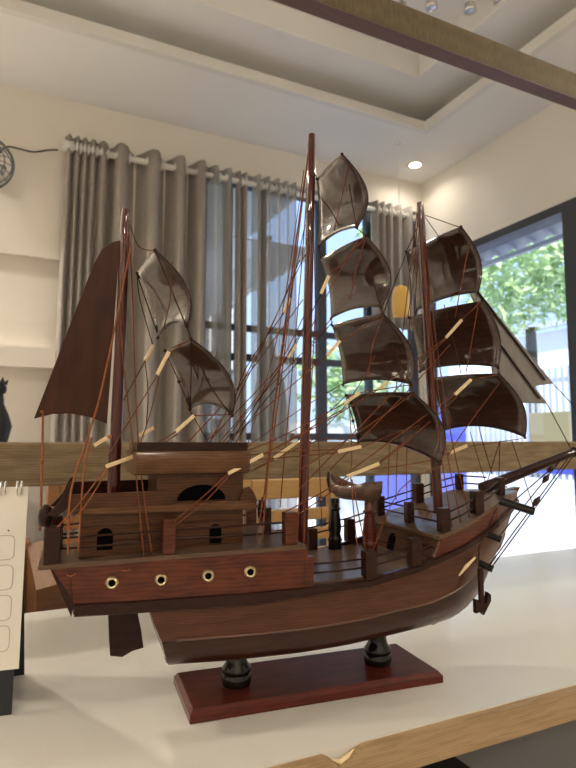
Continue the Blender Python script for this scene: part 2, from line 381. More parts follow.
bw = build('boundary_wall', boxm((-.5, 8.2, -.12), (9.4, 8.4, 1.55)), M['whitewall']); tag(bw, 'low white boundary wall beyond the back window', 'wall')
nb = thing('neighbour_building', 'grey building seen through the window under the scalloped canopy', 'building', ((2.45, 7, 3.083)[0], 7.0, -.12))
nx = (2.155, 7, 3.052)[0] - (2.45, 7, 3.083)[0]; px_ = (2.712, 7, 3.111)[0] - (2.45, 7, 3.083)[0]
build('wall', boxm((nx - 1.5, 0, 0), (px_, .8, 3.3)), M['nb_wall'], nb)
for z in (.9, 2.3):
    for x in (nx - .6, nx + .12): fr_ = build('window', boxm((x, -.03, z), (x + .32, .02, z + .8)), M['white'], nb); build('pane', boxm((x + .03, -.035, z + .03), (x + .29, -.031, z + .77)), M['frame_dark'], fr_)
# fence, wall band, roof outside the door
fx = 5.3
fo = thing('metal_fence', 'pale grey fence of upright bars outside the glass door', 'fence', (fx, 4.3, -.12))
for i in range(44): build('fence_bar', boxm((-.012, -1.9 + i * .08 - .014, 0), (.012, -1.9 + i * .08 + .014, 2.18)), M['fence'], fo)
build('fence_rail', boxm((.013, -1.95, 2.02), (.045, 1.6, 2.07)), M['fence'], fo); build('fence_rail', boxm((.013, -1.95, .3), (.045, 1.6, .36)), M['fence'], fo)
ow = build('white_building', boxm((11.5, 3.5, -.12), (11.9, 13, 3.84)), M['whitewall']); tag(ow, 'long white building wall behind the bar fence', 'building')
rf = thing('lean_to_roof', 'grey sloping sheet roof above the white wall behind the fence', 'roof', (11.2, 8.5, 3.82))
b = bmesh.new()
box(b, (0, -4.5, .03), (1.0, 4.5, .06)); o = build('roof_sheet', b, M['roof_grey'], rf); o.rotation_euler = (0, math.radians(-22), 0)
# corrugated porch roof over the door
pr = thing('porch_roof', 'grey corrugated porch roof just outside above the glass door', 'roof', (RX + .25, 2.3, 2.62))
b = bmesh.new(); rows = []
for i in range(81):
    y = -1.6 + i * .04; z = .03 * math.cos(i * PI / 2) if True else 0
    rows.append((y, z))
r0 = [b.verts.new((0, y, .16 + z)) for y, z in rows]; r1 = [b.verts.new((.50, y, .0 + z * .7)) for y, z in rows]
for i in range(80): b.faces.new((r0[i], r0[i + 1], r1[i + 1], r1[i]))
o = build('corrugated_sheet', b, M['roof_grey'], pr, smooth=True); o.modifiers.new('s', 'SOLIDIFY').thickness = .006
build('edge_beam', boxm((.44, -1.6, -.055), (.47, 1.6, -.025)), M['roof_grey'], pr)
bp = build('blue_hoarding', boxm((3.7, 5.5, -.12), (5.12, 5.6, 1.72), .02), M['blue']); tag(bp, 'bright blue upright hoarding outside between the main and right masts', 'hoarding')
yb = build('yellow_board', boxm((5.255, 4.15, 1.2), (5.285, 4.66, 1.58), .005), M['yellow']); tag(yb, 'pale yellow board fixed low on the bar fence outside', 'board')
bl = build('blue_board', boxm((5.255, 3.5, .92), (5.285, 5.4, 1.14), .005), M['blue']); tag(bl, 'long blue board along the foot of the bar fence', 'board')
build('fence_plinth', boxm((-.1, -1.95, 0), (.1, 1.6, .98)), M['whitewall'], fo)

# ------------------------------------------------------------------ curtains
RODY, RODZ = 2.95, 2.73
rod = thing('curtain_rod', 'white metal curtain rod along the top of the back window', 'curtain rod', (1.3, RODY, RODZ))
build('rod', tubem([(.215 - 1.3, 0, 0), (2.40 - 1.3, 0, 0)], .016, 12), M['white'], rod, smooth=True)
for x in (.215, 2.40):
    b = bmesh.new(); tube(b, [(x - 1.3 - .02, 0, 0), (x - 1.3 + .02, 0, 0)], .028, 12); build('end_cap', b, M['white'], rod, smooth=True)
for x in (.235, 1.05, 2.37):
    b = bmesh.new(); tube(b, [(x - 1.3, 0, .0), (x - 1.3, .08, 0)], .01, 8); build('bracket', b, M['white'], rod)
def curtain(label, fronts, m, zb, zt=2.785, amp=.055, ringm=True, edge=.4, flare=0):
    x0 = fronts[0] - (fronts[1] - fronts[0]) * edge; x1 = fronts[-1] + (fronts[-1] - fronts[-2]) * edge
    t = thing('curtain', label, 'curtain', ((x0 + x1) / 2, RODY, zb), 0, None)
    N = 10
    pts = []
    for i, xf in enumerate(fronts):
        nx = fronts[i + 1] if i + 1 < len(fronts) else None
        if i == 0:
            for k in range(N // 2): pts.append((x0 + (xf - x0) * k / (N // 2), math.cos(PI * (1 - k / (N // 2)) * .8)))
        if nx:
            for k in range(N):
                f = k / N; pts.append((xf + (nx - xf) * f, math.cos(2 * PI * f)))
        else:
            for k in range(N // 2 + 1): pts.append((xf + (x1 - xf) * k / (N // 2), math.cos(PI * k / (N // 2) * .8)))
    def am(x):
        d = min((abs(b_ - a_), ) for a_, b_ in zip(fronts, fronts[1:]) if a_ - .03 <= x <= b_ + .03)[0] if any(a_ - .03 <= x <= b_ + .03 for a_, b_ in zip(fronts, fronts[1:])) else fronts[1] - fronts[0]
        return min(amp, d * .55)
    zs = [zb + (zt - zb) * k / 14 for k in range(15)]
    b = bmesh.new(); cx = (x0 + x1) / 2
    secs = []
    for z in zs:
        h = (z - zb) / (zt - zb)
        secs.append([(x - cx - flare * (1 - h) * max(0, 1 - (x - x0) / .3) + .006 * math.sin(5 * h + x * 21) * (1 - h), -am(x) * (math.copysign(abs(c) ** .8, c)) * (.75 + .25 * h) - .0, z - zb) for x, c in pts])
    loft(b, secs)
    o = build('fabric', b, m, t, smooth=True)
    sm = o.modifiers.new('s', 'SOLIDIFY'); sm.thickness = .003; sm.offset = 0
    if ringm:
        for xf, nx in zip(fronts, fronts[1:]):
            for xx in (xf + (nx - xf) * .25, xf + (nx - xf) * .75):
                b = bmesh.new(); pp = [(xx - cx + .006 * math.copysign(1, nx - xf), math.cos(a) * .024, RODZ - zb + math.sin(a) * .024) for a in [2 * PI * k / 14 for k in range(15)]]
                tube(b, pp, .005, 6, caps=False); build('eyelet_ring', b, M['white'], t, smooth=True)
    return t
def wx(px): return px
curtain('heavy taupe eyelet curtain gathered behind the mizzen mast at the left of the window', [.225, .265, .30, .34, .385, .47, .645, .785, .90], M['curtain'], .3, flare=.03)
curtain('narrow taupe curtain strip hanging in front of the window beside the wide left curtain', [1.125, 1.165], M['curtain'], .3, edge=.35, amp=.02)
curtain('thin see-through pleated curtain drawn across the window left of the main mast', [1.24, 1.30, 1.36, 1.42, 1.47], M['sheer'], .3)
curtain('pale see-through curtain strip between the wide left curtain and the narrow taupe strip', [.985, 1.06], M['sheer'], .3, edge=.45, amp=.03)
curtain('short taupe curtain bunched at the right end of the rod beside the wall corner', [2.05, 2.10, 2.155, 2.22, 2.30], M['curtain'], 1.98)

# pendant lamp in the corner
LP = V((1.983, 2.62, 2.052))
pl = thing('pendant_lamp', 'amber glass pendant lamp hanging between the middle and right masts', 'lamp', (LP.x, LP.y, 3.0))
d = LP.z - 3.0
build('cord', tubem([(0, 0, 0), (0, 0, d + .10)], .0016, 6), M['white'], pl)
b = bmesh.new(); lathe(b, [(.012, .0), (.016, -.006), (.0155, -.0005)], 16); build('ceiling_rose', b, M['white'], pl)
b = bmesh.new(); lathe(b, [(.012, d + .10), (.035, d + .09), (.048, d + .05), (.052, d - .01), (.047, d - .075), (.044, d - .075), (.048, d - .01), (.044, d + .05), (.032, d + .085)], 20); build('glass_shade', b, M['amber'], pl, smooth=True)
b = bmesh.new(); lathe(b, [(.005, d - .055), (.02, d - .04), (.024, d - .02), (.016, d + .02), (.01, d + .06)], 14); build('bulb', b, M['bulb'], pl, smooth=True)

# chrome spot fitting on the tray ceiling
LF = V((1.747, 1.652, 3.13))
cl = thing('spot_light_fitting', 'chrome ceiling fitting with small round spot heads above the beam', 'ceiling light', (LF.x, LF.y, 3.27))
b = bmesh.new(); lathe(b, [(.09, 0), (.09, -.02), (.02, -.028)], 24); build('ceiling_plate', b, M['steel'], cl, smooth=True, ang=30)
for k in range(6):
    a = k * PI / 3 + .5; p = (math.cos(a) * .13, math.sin(a) * .13, -.075 - .03 * (k % 2))
    ar = build('arm', tubem([(math.cos(a) * .06, math.sin(a) * .06, -.02), (math.cos(a) * .11, math.sin(a) * .11, -.03), p], .005, 8), M['steel'], cl, smooth=True)
    b = bmesh.new(); lathe(b, [(.008, .025), (.024, .012), (.028, -.02), (.022, -.024)], 16, p); build('spot_head', b, M['steel'], ar, smooth=True)
LG = V((1.456, 1.822, 3.16))
cl2 = dup(cl, (LG.x, LG.y, 3.27), .7, 'chrome spot fitting cut off by the top edge left of the other one')

# ------------------------------------------------------------------ wall fan, cable, figurine
fp = V((-0.1443, 2.9, 2.547))
fan = thing('wall_fan', 'round wall fan with wire guard at the left edge', 'fan', (fp.x, BY - .03, fp.z))
dy = fp.y - (BY - .03)
build('mount_bracket', boxm((-.03, -.02, -.05), (.03, 0, .05), .005), M['white'], fan)
build('motor_housing', tubem([(0, -.01, 0), (0, dy + .07, 0)], [.03, .05], 16), M['white'], fan, smooth=True)
b = bmesh.new(); R0 = .128
for (rr, yy) in ((R0, 0), (R0 * .95, -.03), (R0 * .7, -.045), (R0 * .4, -.05), (R0 * .95, .03)):
    pp = [(math.cos(a) * rr, dy + yy, math.sin(a) * rr) for a in [2 * PI * k / 28 for k in range(29)]]; tube(b, pp, .003 if rr < R0 else .006, 6, caps=False)
for k in range(20):
    a = 2 * PI * k / 20; tube(b, [(math.cos(a) * .02, dy - .05, math.sin(a) * .02), (math.cos(a) * R0 * .7, dy - .045, math.sin(a) * R0 * .7), (math.cos(a) * R0, dy, math.sin(a) * R0)], .0018, 5)
build('wire_guard', b, M['fan_grey'], fan, smooth=True)
for k in range(3):
    a = k * 2 * PI / 3 + .3; b = bmesh.new(); R_ = Matrix.Rotation(a, 4, 'Y')
    loft(b, [[R_ @ V((x, dy + y0 + sl * (x - .05) * .1, z)) for x in (.02, .06, .095)] for z, y0, sl in ((-.02, .006, 1), (.0, .0, 1), (.025, -.008, 1))])
    o = build('blade', b, M['steel'], fan, smooth=True); o.modifiers.new('s', 'SOLIDIFY').thickness = .002
b = bmesh.new(); lathe(b, [(.028, 0), (.03, .02), (.02, .035)], 16)
bmesh.ops.transform(b, matrix=Matrix.Translation((0, dy - .02, 0)) @ Matrix.Rotation(PI / 2, 4, 'X'), verts=b.verts); build('hub_cap', b, M['black'], fan, smooth=True)
ca = catmull([(fp.x + .05, BY - .036, 2.62), (-0.0546, 2.965, 2.67), (0.0059, 2.965, 2.674), (0.0678, 2.965, 2.673), (0.1299, 2.965, 2.697), (0.1753, 2.965, 2.708)], 5)
o = build('power_cable', tubem(ca, .004, 6), M['black'], smooth=True); tag(o, 'thin dark cable strung along the wall from fan to curtain', 'cable')

sh = thing('side_shelf', 'pale shelf cabinet against the back wall behind the dark figurine', 'cabinet', (-.35, 2.86, 0))
build('carcass', boxm((-.9, -.17, .002), (.33, .16, 1.17)), M['white'], sh); build('top_board', boxm((-.92, -.19, 1.17), (.35, .165, 1.2), .004), M['white'], sh)
fg = V((-0.0314, 2.82, 1.28))
rs = thing('bird_figurine', 'dark bird figurine on the shelf at the left edge', 'figurine', (fg.x, 2.82, 1.2))
b = bmesh.new(); lathe(b, [(.02, 0), (.045, .0), (.05, .02), (.03, .04), (.035, .08), (.05, .14), (.045, .19), (.028, .235), (.024, .27), (.018, .285)], 14)
for v in b.verts: v.co.x *= 1 + .25 * math.sin(v.co.z * 18)
build('body', b, M['black'], rs, smooth=True)
b = bmesh.new(); lathe(b, [(.004, .27), (.026, .285), (.03, .305), (.022, .325), (.006, .335)], 12); build('head', b, M['black'], rs, smooth=True)
b = bmesh.new(); prism_t(b, [(-.02, .33), (-.01, .352), (0, .336), (.012, .356), (.02, .334), (.034, .345), (.03, .32)], -.004, .004); build('crest', b, M['black'], rs)

# ------------------------------------------------------------------ furniture seen beneath the rail
def chair(label, loc, rz, m, W=.44, H=1.14, slats=3):
    t = thing('dining_chair', label, 'chair', loc, rz)
    for sx in (-1, 1):
        build('leg', boxm((sx * (W / 2 - .022) - .02, -.22, .0), (sx * (W / 2 - .022) + .02, -.18, .45), .004), m, t)
        b = bmesh.new(); box(b, (sx * (W / 2 - .022) - .022, .19, 0), (sx * (W / 2 - .022) + .022, .23, H), .006); build('leg', b, m, t)
    build('seat', boxm((-W / 2, -.23, .45), (W / 2, .19, .49), .01), m, t)
    build('top_rail', boxm((-W / 2 + .045, .195, H - .085), (W / 2 - .045, .225, H - .01), .006), m, t)
    for k in range(slats): build('back_slat', boxm((-W / 2 + .045, .20, H - .17 - k * .075), (W / 2 - .045, .22, H - .125 - k * .075), .005), m, t)
    return t
chair('pale yellow wooden chair with slatted back seen between cabin and main mast', (.985, 1.80, 0), 0, M['chair_l'], W=.42, H=1.145, slats=4)
chair('dark wooden chair with slatted back standing behind the stern cabin', (.40, 2.05, 0), .05, M['cab_o'], W=.5, H=1.13, slats=4)
t = thing('arm_chair', 'brown wooden armchair with thick rounded arm beside the calendar', 'chair', (.10, 1.62, 0), 0)
build('seat', boxm((-.28, -.25, .40), (.02, .28, .47), .02), M['cab_o'], t)
b = bmesh.new(); prism_t(b, [(-.02, .55), (.075, .55), (.085, .90), (.06, .965), (.02, .985), (-.03, .975)], -.30, .28); build('armrest', b, M['chair_b'], t)
b = bmesh.new(); prism_t(b, [(-.37, .55), (-.28, .55), (-.27, .975), (-.36, .975)], -.30, .28); build('armrest', b, M['chair_b'], t)
build('backrest', boxm((-.27, .24, .47), (-.02, .29, 1.0), .015), M['cab_o'], t)
for sx in (-.34, .03):
    for yy in (-.28, .23): build('leg', boxm((sx - .022, yy, 0), (sx + .022, yy + .045, .55), .004), M['chair_b'], t)
build('side_panel', boxm((.0, -.28, .47), (.05, .24, .56)), M['cab_o'], t)

# ------------------------------------------------------------------ desk calendar
cpos = V((.018, .687, 1.0))
cal = thing('desk_calendar', 'white spiral desk calendar on a dark stand at the left edge', 'calendar', cpos, math.radians(-8))
HH = .205; TB = .075
b = bmesh.new(); prism_t(b, [(0, 0), (0, 0)], 0, 1) if False else None
def yz(bm, poly, x0, x1):
    a = [bm.verts.new((x0, y, z)) for y, z in poly]; c = [bm.verts.new((x1, y, z)) for y, z in poly]; n = len(poly)
    bm.faces.new(a); bm.faces.new(c[::-1])
    for k in range(n): bm.faces.new((a[k], a[(k + 1) % n], c[(k + 1) % n], c[k]))
    return bm
lean = .022
build('stand', yz(bmesh.new(), [(-.002, 0), (.0, .0), (lean, .225), (2 * lean + .06, 0), (2 * lean + .062, 0), (lean, .229)], -.17, 0), M['card'], cal)
pg = build('page', yz(bmesh.new(), [(.0025, .043), (.0033, .043), (lean - .0022, .229), (lean - .003, .229)], -.17, .0045), M['paper'], cal)
def page_pt(x, h): f = (h - .043) / (.229 - .043); return V((x, .0025 + (lean - .003 - .0025) * f - .0004, h))
for i, h in enumerate((.178, .1475, .117, .0865)):
    b = bmesh.new()
    x1, x0, h1, h0, r = -.006, -.042, h, h - .025, .005
    pp = [(x0, h1), (x1 - r, h1), (x1 - .0015, h1 - .0015), (x1, h1 - r), (x1, h0 + r), (x1 - .0015, h0 + .0015), (x1 - r, h0), (x0, h0)]
    tube(b, [page_pt(x, hh) for x, hh in pp], .00035, 5); build('date_box', b, M['ink'], cal)
b = bmesh.new(); tube(b, [page_pt(-.012, .183), page_pt(-.0135, .183)], .0008, 5); build('printed_mark', b, M['card'], cal)
for x in (-.006, -.022, -.038):
    for dxx in (0, .004):
        b = bmesh.new(); tube(b, [(x + dxx, lean - .004 + math.cos(a) * .006, .228 + math.sin(a) * .007) for a in [2 * PI * k / 14 for k in range(15)]], .0011, 6, caps=False); build('spiral_ring', b, M['steel'], cal, smooth=True)

bb = thing('storage_box', 'black box standing in the shade below the counter front', 'box', (.50, .60, 0))
build('lid', boxm((-.14, -.10, .80), (.10, .10, .83), .004), M['black'], bb); build('body', boxm((-.13, -.09, 0), (.09, .09, .80), .004), M['black'], bb)

# ================================================================== MODEL SHIP  (local: x bow, y far side, z up, origin on the counter)
ship = thing('model_ship', 'varnished dark wooden three-masted model sailing ship on a red-brown stand', 'model ship', (.32719, .61706, 1.0004), math.radians(-6.1))
S = ship
# stand
b = bmesh.new()
lo, hi = [(-.147, -.049), (.147, -.049), (.147, .055), (-.147, .055)], .006
loft(b, [[(x, y, 0) for x, y in lo], [(x, y, .0075) for x, y in lo], [(x - math.copysign(.004, x), y - math.copysign(.004, y), .0125) for x, y in lo]], close=True, caps=True)
build('base_board', b, M['mahog_red'], S)
for s in (-.0868, .0886):
    b = bmesh.new(); lathe(b, [(.0155, .0125), (.0165, .016), (.0165, .022), (.0150, .0245), (.0165, .0265), (.0160, .030), (.0120, .036), (.0108, .042), (.0115, .052)], 22, (s, .0, 0))
    build('stand_foot', b, M['ebony'], S, smooth=True, ang=50)

# hull
HS = [-.30, -.285, -.2, -.1, 0, .1, .16, .22, .262, .303]; HB = [.048, .05, .064, .077, .085, .085, .08, .062, .038, .005]
def hb(s): return interp(s, HS, HB)
ZGs = [-.26, -.19, -.043, .033, .09, .138, .186, .23, .27, .303]; ZGv = [.128, .1285, .131, .133, .143, .1555, .170, .187, .198, .203]
def wh(s): return interp(s, [-.08, 0], [.0115, .0068])
def zg(s): return interp(s, ZGs, ZGv)
ZC = ([-.19, -.11, -.04, .028, .077, 0.1120, 0.1499, 0.1722, 0.1898, .25, .28], [.0865, .0862, .0868, .0905, .0965, 0.0992, 0.1073, 0.1155, 0.1242, .150, .19])
ZB = ([-.165, -.1, -.028, .03, .095, 0.1803, 0.2060, 0.2202, 0.2328, 0.2537, 0.2709, 0.2831], [.052, .050, .0495, .0515, .0570, 0.0650, 0.0808, 0.0943, 0.1206, 0.1559, 0.1845, 0.2036])
st = [-.178 + k * (.297 + .178) / 34 for k in range(35)]
def below(s):
    h = hb(s); k = min(1.0, max(0.0, (s - .13) / .15))
    return h, h * (.88 - .18 * k), h * (.44 - .12 * k)
# upper lower-hull strake
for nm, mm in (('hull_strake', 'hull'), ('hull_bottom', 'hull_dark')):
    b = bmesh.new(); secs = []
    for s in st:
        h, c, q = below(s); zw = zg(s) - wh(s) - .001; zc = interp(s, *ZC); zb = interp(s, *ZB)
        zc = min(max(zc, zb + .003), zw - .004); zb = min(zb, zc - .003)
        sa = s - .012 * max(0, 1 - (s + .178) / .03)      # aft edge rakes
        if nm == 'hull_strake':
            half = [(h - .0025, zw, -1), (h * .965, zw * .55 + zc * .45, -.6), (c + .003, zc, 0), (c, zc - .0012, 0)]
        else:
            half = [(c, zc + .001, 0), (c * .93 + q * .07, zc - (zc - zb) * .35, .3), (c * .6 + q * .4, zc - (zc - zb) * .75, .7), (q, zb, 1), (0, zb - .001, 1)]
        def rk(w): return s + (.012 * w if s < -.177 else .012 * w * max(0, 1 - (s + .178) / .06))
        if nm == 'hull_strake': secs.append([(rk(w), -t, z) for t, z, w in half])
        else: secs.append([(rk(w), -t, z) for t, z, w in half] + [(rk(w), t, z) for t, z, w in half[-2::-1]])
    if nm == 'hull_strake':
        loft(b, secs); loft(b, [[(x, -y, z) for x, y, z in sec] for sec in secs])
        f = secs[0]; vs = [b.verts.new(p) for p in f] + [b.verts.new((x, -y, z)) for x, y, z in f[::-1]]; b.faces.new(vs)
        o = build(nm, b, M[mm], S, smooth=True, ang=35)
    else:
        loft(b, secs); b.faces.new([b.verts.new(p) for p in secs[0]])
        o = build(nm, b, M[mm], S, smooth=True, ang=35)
for sg in (-1, 1):
    cp = []
    for s_ in st[1:-3]:
        h, c, q = below(s_); zw = zg(s_) - wh(s_) - .001; zc = min(max(interp(s_, *ZC), interp(s_, *ZB) + .003), zw - .004); cp.append((s_, sg * (c + .0026), zc))
    build('chine_highlight_strip', tubem(cp, .0013, 8), M['chine_highlight'], S, smooth=True)  # thin tube added along the chine to give a highlight line
for px_ in (-.262, -.213):
    for sg in (-1, 1):
        h = hb(px_) + .0016; zz = interp(px_, [-.278, -.18, -.05], [.1595, .1645, .1690]) - .006
        build('lashing', tubem([(px_ - .004, sg * h, zz), (px_, sg * (h + .0012), zz - .0012), (px_ + .004, sg * (h + .0006), zz + .0004)], .0007, 5), M['rope_thick'], S)
# stem post
b = bmesh.new()
stem = [(0.3059, 0, 0.2161)[::2], (0.2843, 0, 0.1821)[::2], (0.2667, 0, 0.1527)[::2], (0.2452, 0, 0.1153)[::2], (0.2322, 0, 0.0883)[::2], (0.2162, 0, 0.0721)[::2], (0.1898, 0, 0.0573)[::2], (0.163, 0, 0.0502)[::2], (.17, .066), (.205, .092), (.235, .135), (.262, .185), (0.2856, 0, 0.2127)[::2]]
prism_t(b, stem, -.006, .006); build('stem_post', b, M['hull'], S)
b = bmesh.new(); prism_t(b, [(-.166, .049), (.10, .056), (.165, .064), (.165, .057), (.10, .050), (-.02, .0435), (-.164, .0445)], -.004, .004); build('keel', b, M['hull_dark'], S)
# wale moulding both sides
b = bmesh.new()
ws = [-.258 + k * (.296 + .258) / 44 for k in range(45)]
for sg in (-1, 1):
    secs = []
    for s in ws:
        h, z = hb(s), zg(s); e = .004 + .0 * s
        secs.append([(s, sg * (h + e), z - .0015), (s, sg * (h + e), z - wh(s)), (s, sg * (h - .002), z - wh(s) - .002), (s, sg * (h - .006), z - wh(s) - .002), (s, sg * (h - .006), z), (s, sg * (h - .001), z)])
    loft(b, secs, close=True, caps=True)
build('wale_moulding', b, M['dark'], S)
# quarterdeck sides and stern counter
qs = [-.278 + k * (.278 - .035) / 16 for k in range(17)]
QT = ([-.278, -.18, -.05], [.1595, .1645, .1690])
for sg in (-1, 1):
    b = bmesh.new(); secs = []
    for i, s in enumerate(qs):
        h, z0, z1 = hb(s), zg(max(s, -.258)) - .001, interp(s, *QT)
        s0 = max(s, -.260 + i * .0008)
        secs.append([(s0, sg * (h + .001), z0), (s, sg * (h + .001), z1), (s, sg * (h - .005), z1), (s0, sg * (h - .005), z0)])
    loft(b, secs, close=True, caps=True)
    sd = build('quarterdeck_side', b, M['mahog'], S)
    for (px, tt) in ((-.2252, 0), (-.1803, 0), (-.1357, 0), (-.0945, 0)):
        z = {-.2252: .1451, -.1803: .1458, -.1357: .1473, -.0945: .1491}[px]
        t0 = sg * (hb(px) + .001)
        b = bmesh.new(); lathe(b, [(.0032, .0002), (.0034, .0022), (.0045, .0028), (.0060, .0016), (.0064, .0)], 20)
        slope = math.atan2(hb(px + .02) - hb(px - .02), .04)
        bmesh.ops.transform(b, matrix=Matrix.Translation((px, t0, z)) @ Matrix.Rotation(-sg * -slope, 4, 'Z') @ Matrix.Rotation(sg * -PI / 2, 4, 'X'), verts=b.verts)
        ph = build('porthole_ring', b, M['brass'], sd, smooth=True, ang=50)
        b = bmesh.new(); lathe(b, [(.0032, .0), (.0032, .0012)], 16)
        bmesh.ops.transform(b, matrix=Matrix.Translation((px, t0, z)) @ Matrix.Rotation(-sg * -slope, 4, 'Z') @ Matrix.Rotation(sg * -PI / 2, 4, 'X'), verts=b.verts)
        build('porthole_hole', b, M['hole'], sd)
b = bmesh.new()      # stern transom, raked, and the counter underside
vs = [b.verts.new(p) for p in ((-.278, -.051, .160), (-.278, .051, .160), (-.258, .054, .127), (-.258, -.054, .127))]; b.faces.new(vs)
v2 = [b.verts.new(p) for p in ((-.2805, -.0515, .160), (-.2805, .0515, .160), (-.2605, .0545, .1155), (-.2605, -.0545, .1155))]; b.faces.new(v2)
for i in range(4): b.faces.new((vs[i], vs[(i + 1) % 4], v2[(i + 1) % 4], v2[i]))
build('transom', b, M['dark'], S)
b = bmesh.new(); loft(b, [[(s, -hb(s) + .003, .1165), (s, hb(s) - .003, .1165), (s, hb(s) - .003, .1195), (s, -hb(s) + .003, .1195)] for s in (-.259, -.22, -.15, -.10)], close=True, caps=True); build('counter_bottom', b, M['dark'], S)
# decks
def deck(name, ss, zf, m, th=.004, over=0.0, inset=0.0):
    b = bmesh.new(); loft(b, [[(s, -hb(s) - over + inset, zf(s) - th), (s, hb(s) + over - inset, zf(s) - th), (s, hb(s) + over - inset, zf(s)), (s, -hb(s) - over + inset, zf(s))] for s in ss], close=True, caps=True)
    return build(name, b, m, S)
deck('quarterdeck', [-.291] + [-.287 + k * .025 for k in range(11)], lambda s: interp(s, [-.287, -.18, -.037], [.1635, .1685, .1730]), M['deck'], .004, .003)
deck('main_deck', [-.04 + k * .02 for k in range(10)], lambda s: .1335 + max(0, s) * .06, M['deck'], .004, 0, .005)
FD = lambda s: interp(s, [.125, .1835, .2407, .32], [.1725, .190, .2105, .214])
deck('forecastle_deck', [.122, .14, .16, .18, .20, .22, .24, .26, .28, .294], FD, M['deck'], .004, .0015)
build('quarterdeck_bulkhead', boxm((-.038, -.078, .130), (-.034, .078, .1685)), M['mahog'], S)
# forecastle sides and bulkhead
for sg in (-1, 1):
    b = bmesh.new(); secs = []
    for k in range(18):
        s = .116 + k * (.297 - .116) / 17; h = hb(s); zt_ = FD(max(s, .125)) - .003; s1 = s + (.010 if k == 0 else 0)
        secs.append([(s, sg * h, zg(s) - .001), (s1, sg * (h + .0005), zt_), (s1, sg * (h - .004), zt_), (s, sg * (h - .004), zg(s) - .001)])
    loft(b, secs, close=True, caps=True); build('forecastle_side', b, M['mahog'], S)
b = bmesh.new(); prism_t(b, [(.118, .136), (.127, .1690), (.131, .1690), (.122, .136)], -.078, .078); bh = build('forecastle_bulkhead', b, M['cabin'], S)
for z0 in (.147, .158):
    sx_ = .118 + (z0 - .136) / .033 * .009; build('plank_batten', boxm((sx_ - .0008, -.076, z0 - .0006), (sx_ + .0012, .076, z0 + .0006)), M['dark'], bh)
b = bmesh.new(); dp = [(y, .137 + z) for y, z in ((.012, 0), (.028, 0), (.028, .018), (.024, .0235), (.016, .0235), (.012, .018))]
a_ = [b.verts.new((.1172 + (z - .136) / .033 * .009, y, z)) for y, z in dp]; c_ = [b.verts.new((.1205 + (z - .136) / .033 * .009, y, z)) for y, z in dp]
b.faces.new(a_); b.faces.new(c_[::-1]); [b.faces.new((a_[k], a_[(k + 1) % 6], c_[(k + 1) % 6], c_[k])) for k in range(6)]
build('doorway', b, M['hole'], bh)

# rail posts and rails
def post(p, w, h, m='mahog', rz=0):
    b = bmesh.new(); box(b, (-w, -w, 0), (w, w, h), .001); bmesh.ops.transform(b, matrix=Matrix.Translation(p) @ Matrix.Rotation(rz, 4, 'Z'), verts=b.verts)
    return build('rail_post', b, M[m], S)
def rail(pts, m='dark', r=.0011): return build('rail_bar', tubem(pts, r, 6), M[m], S, smooth=True)
def rail_pair(tops, hs, m='dark'):
    for h in hs: rail([(x, y, z + h) for x, y, z in tops], m)
for sg in (-1, 1):
    def E(s, i=.007): return sg * (hb(s) - i)
    qp = [(-.2795, .0075, 'dark'), (-.173, .006, 'mahog'), (-.051, .0068, 'mahog')]
    qz = lambda s: interp(s, [-.287, -.18, -.037], [.1635, .1685, .1730])
    for s, w_, m_ in qp: post((s, E(s), qz(s)), w_, .033 if s > -.2 else .034, m_)
    for h in (.0125, .0225): rail([(s, E(s), qz(s) + h) for s in (-.2795, -.226, -.173, -.112, -.051)])
    wp = [(-.0335, .0055, 'mahog'), (.036, .0065, 'dark'), (.092, .0062, 'dark')]
    wz = lambda s: zg(s) - .001
    for s, w_, m_ in wp: post((s, E(s, .004), wz(s)), w_, .030, m_)
    up = 0.010 if sg > 0 else 0
    for h in (.0125, .0215): rail([(s, E(s, .004), wz(s) + h + up) for s in (-.0335, 0, .036, .064, .092, .116)], 'mahog' if False else 'dark')
    fp_ = [(.135, .0058), (.190, .0062), (.243, .0045)]
    for s, w_ in fp_: post((s, E(s, .007), FD(s)), w_, .027 if s < .2 else .022, 'dark')
    for h in (.0095, .0195): rail([(s, E(s, .007), FD(s) + h) for s in (.135, .162, .190, .217, .243)] + [(.272, sg * .020, FD(.272) + h - .003)])
post((.136, .0, FD(.136)), .005, .026, 'dark')
for h in (.0095, .0195): rail([(.136, -hb(.136) + .008, FD(.136) + h), (.136, hb(.136) - .008, FD(.136) + h)])
for h in (.012, .0225): rail([(-.2795, -.043, .164 + h), (-.2795, .043, .164 + h)])

# ---- stern cabin
cab = build('stern_house', boxm((-.256, -.040, .166), (-.0918, .040, .2085)), M['cabin'], S)
for s in (-.2319, -.1215):
    for sg in (-1, 1):
        b = bmesh.new(); w_ = .0075 if s < -.2 else .0062
        poly = [(s - w_, .1725)] + [(s - w_ * math.cos(a), .186 + w_ * math.sin(a)) for a in [PI * k / 8 for k in range(9)]] + [(s + w_, .1725)]
        prism_t(b, poly, sg * .0395, sg * .0408); build('arched_door', b, M['hole'], cab)
for z0 in (.181, .195): 
    build('plank_seam', boxm((-.2555, -.0404, z0 - .0004), (-.0923, -.0398, z0 + .0004)), M['dark'], cab)
b = bmesh.new(); prism_t(b, [(-.268, .2085), (-.268, .2135), (-.167, .2145), (-.0875, .2157), (-.084, .2145), (-.075, .209), (-.0885, .2040), (-.093, .2065)], -.0475, .0475); build('house_roof', b, M['roofwood'], S)
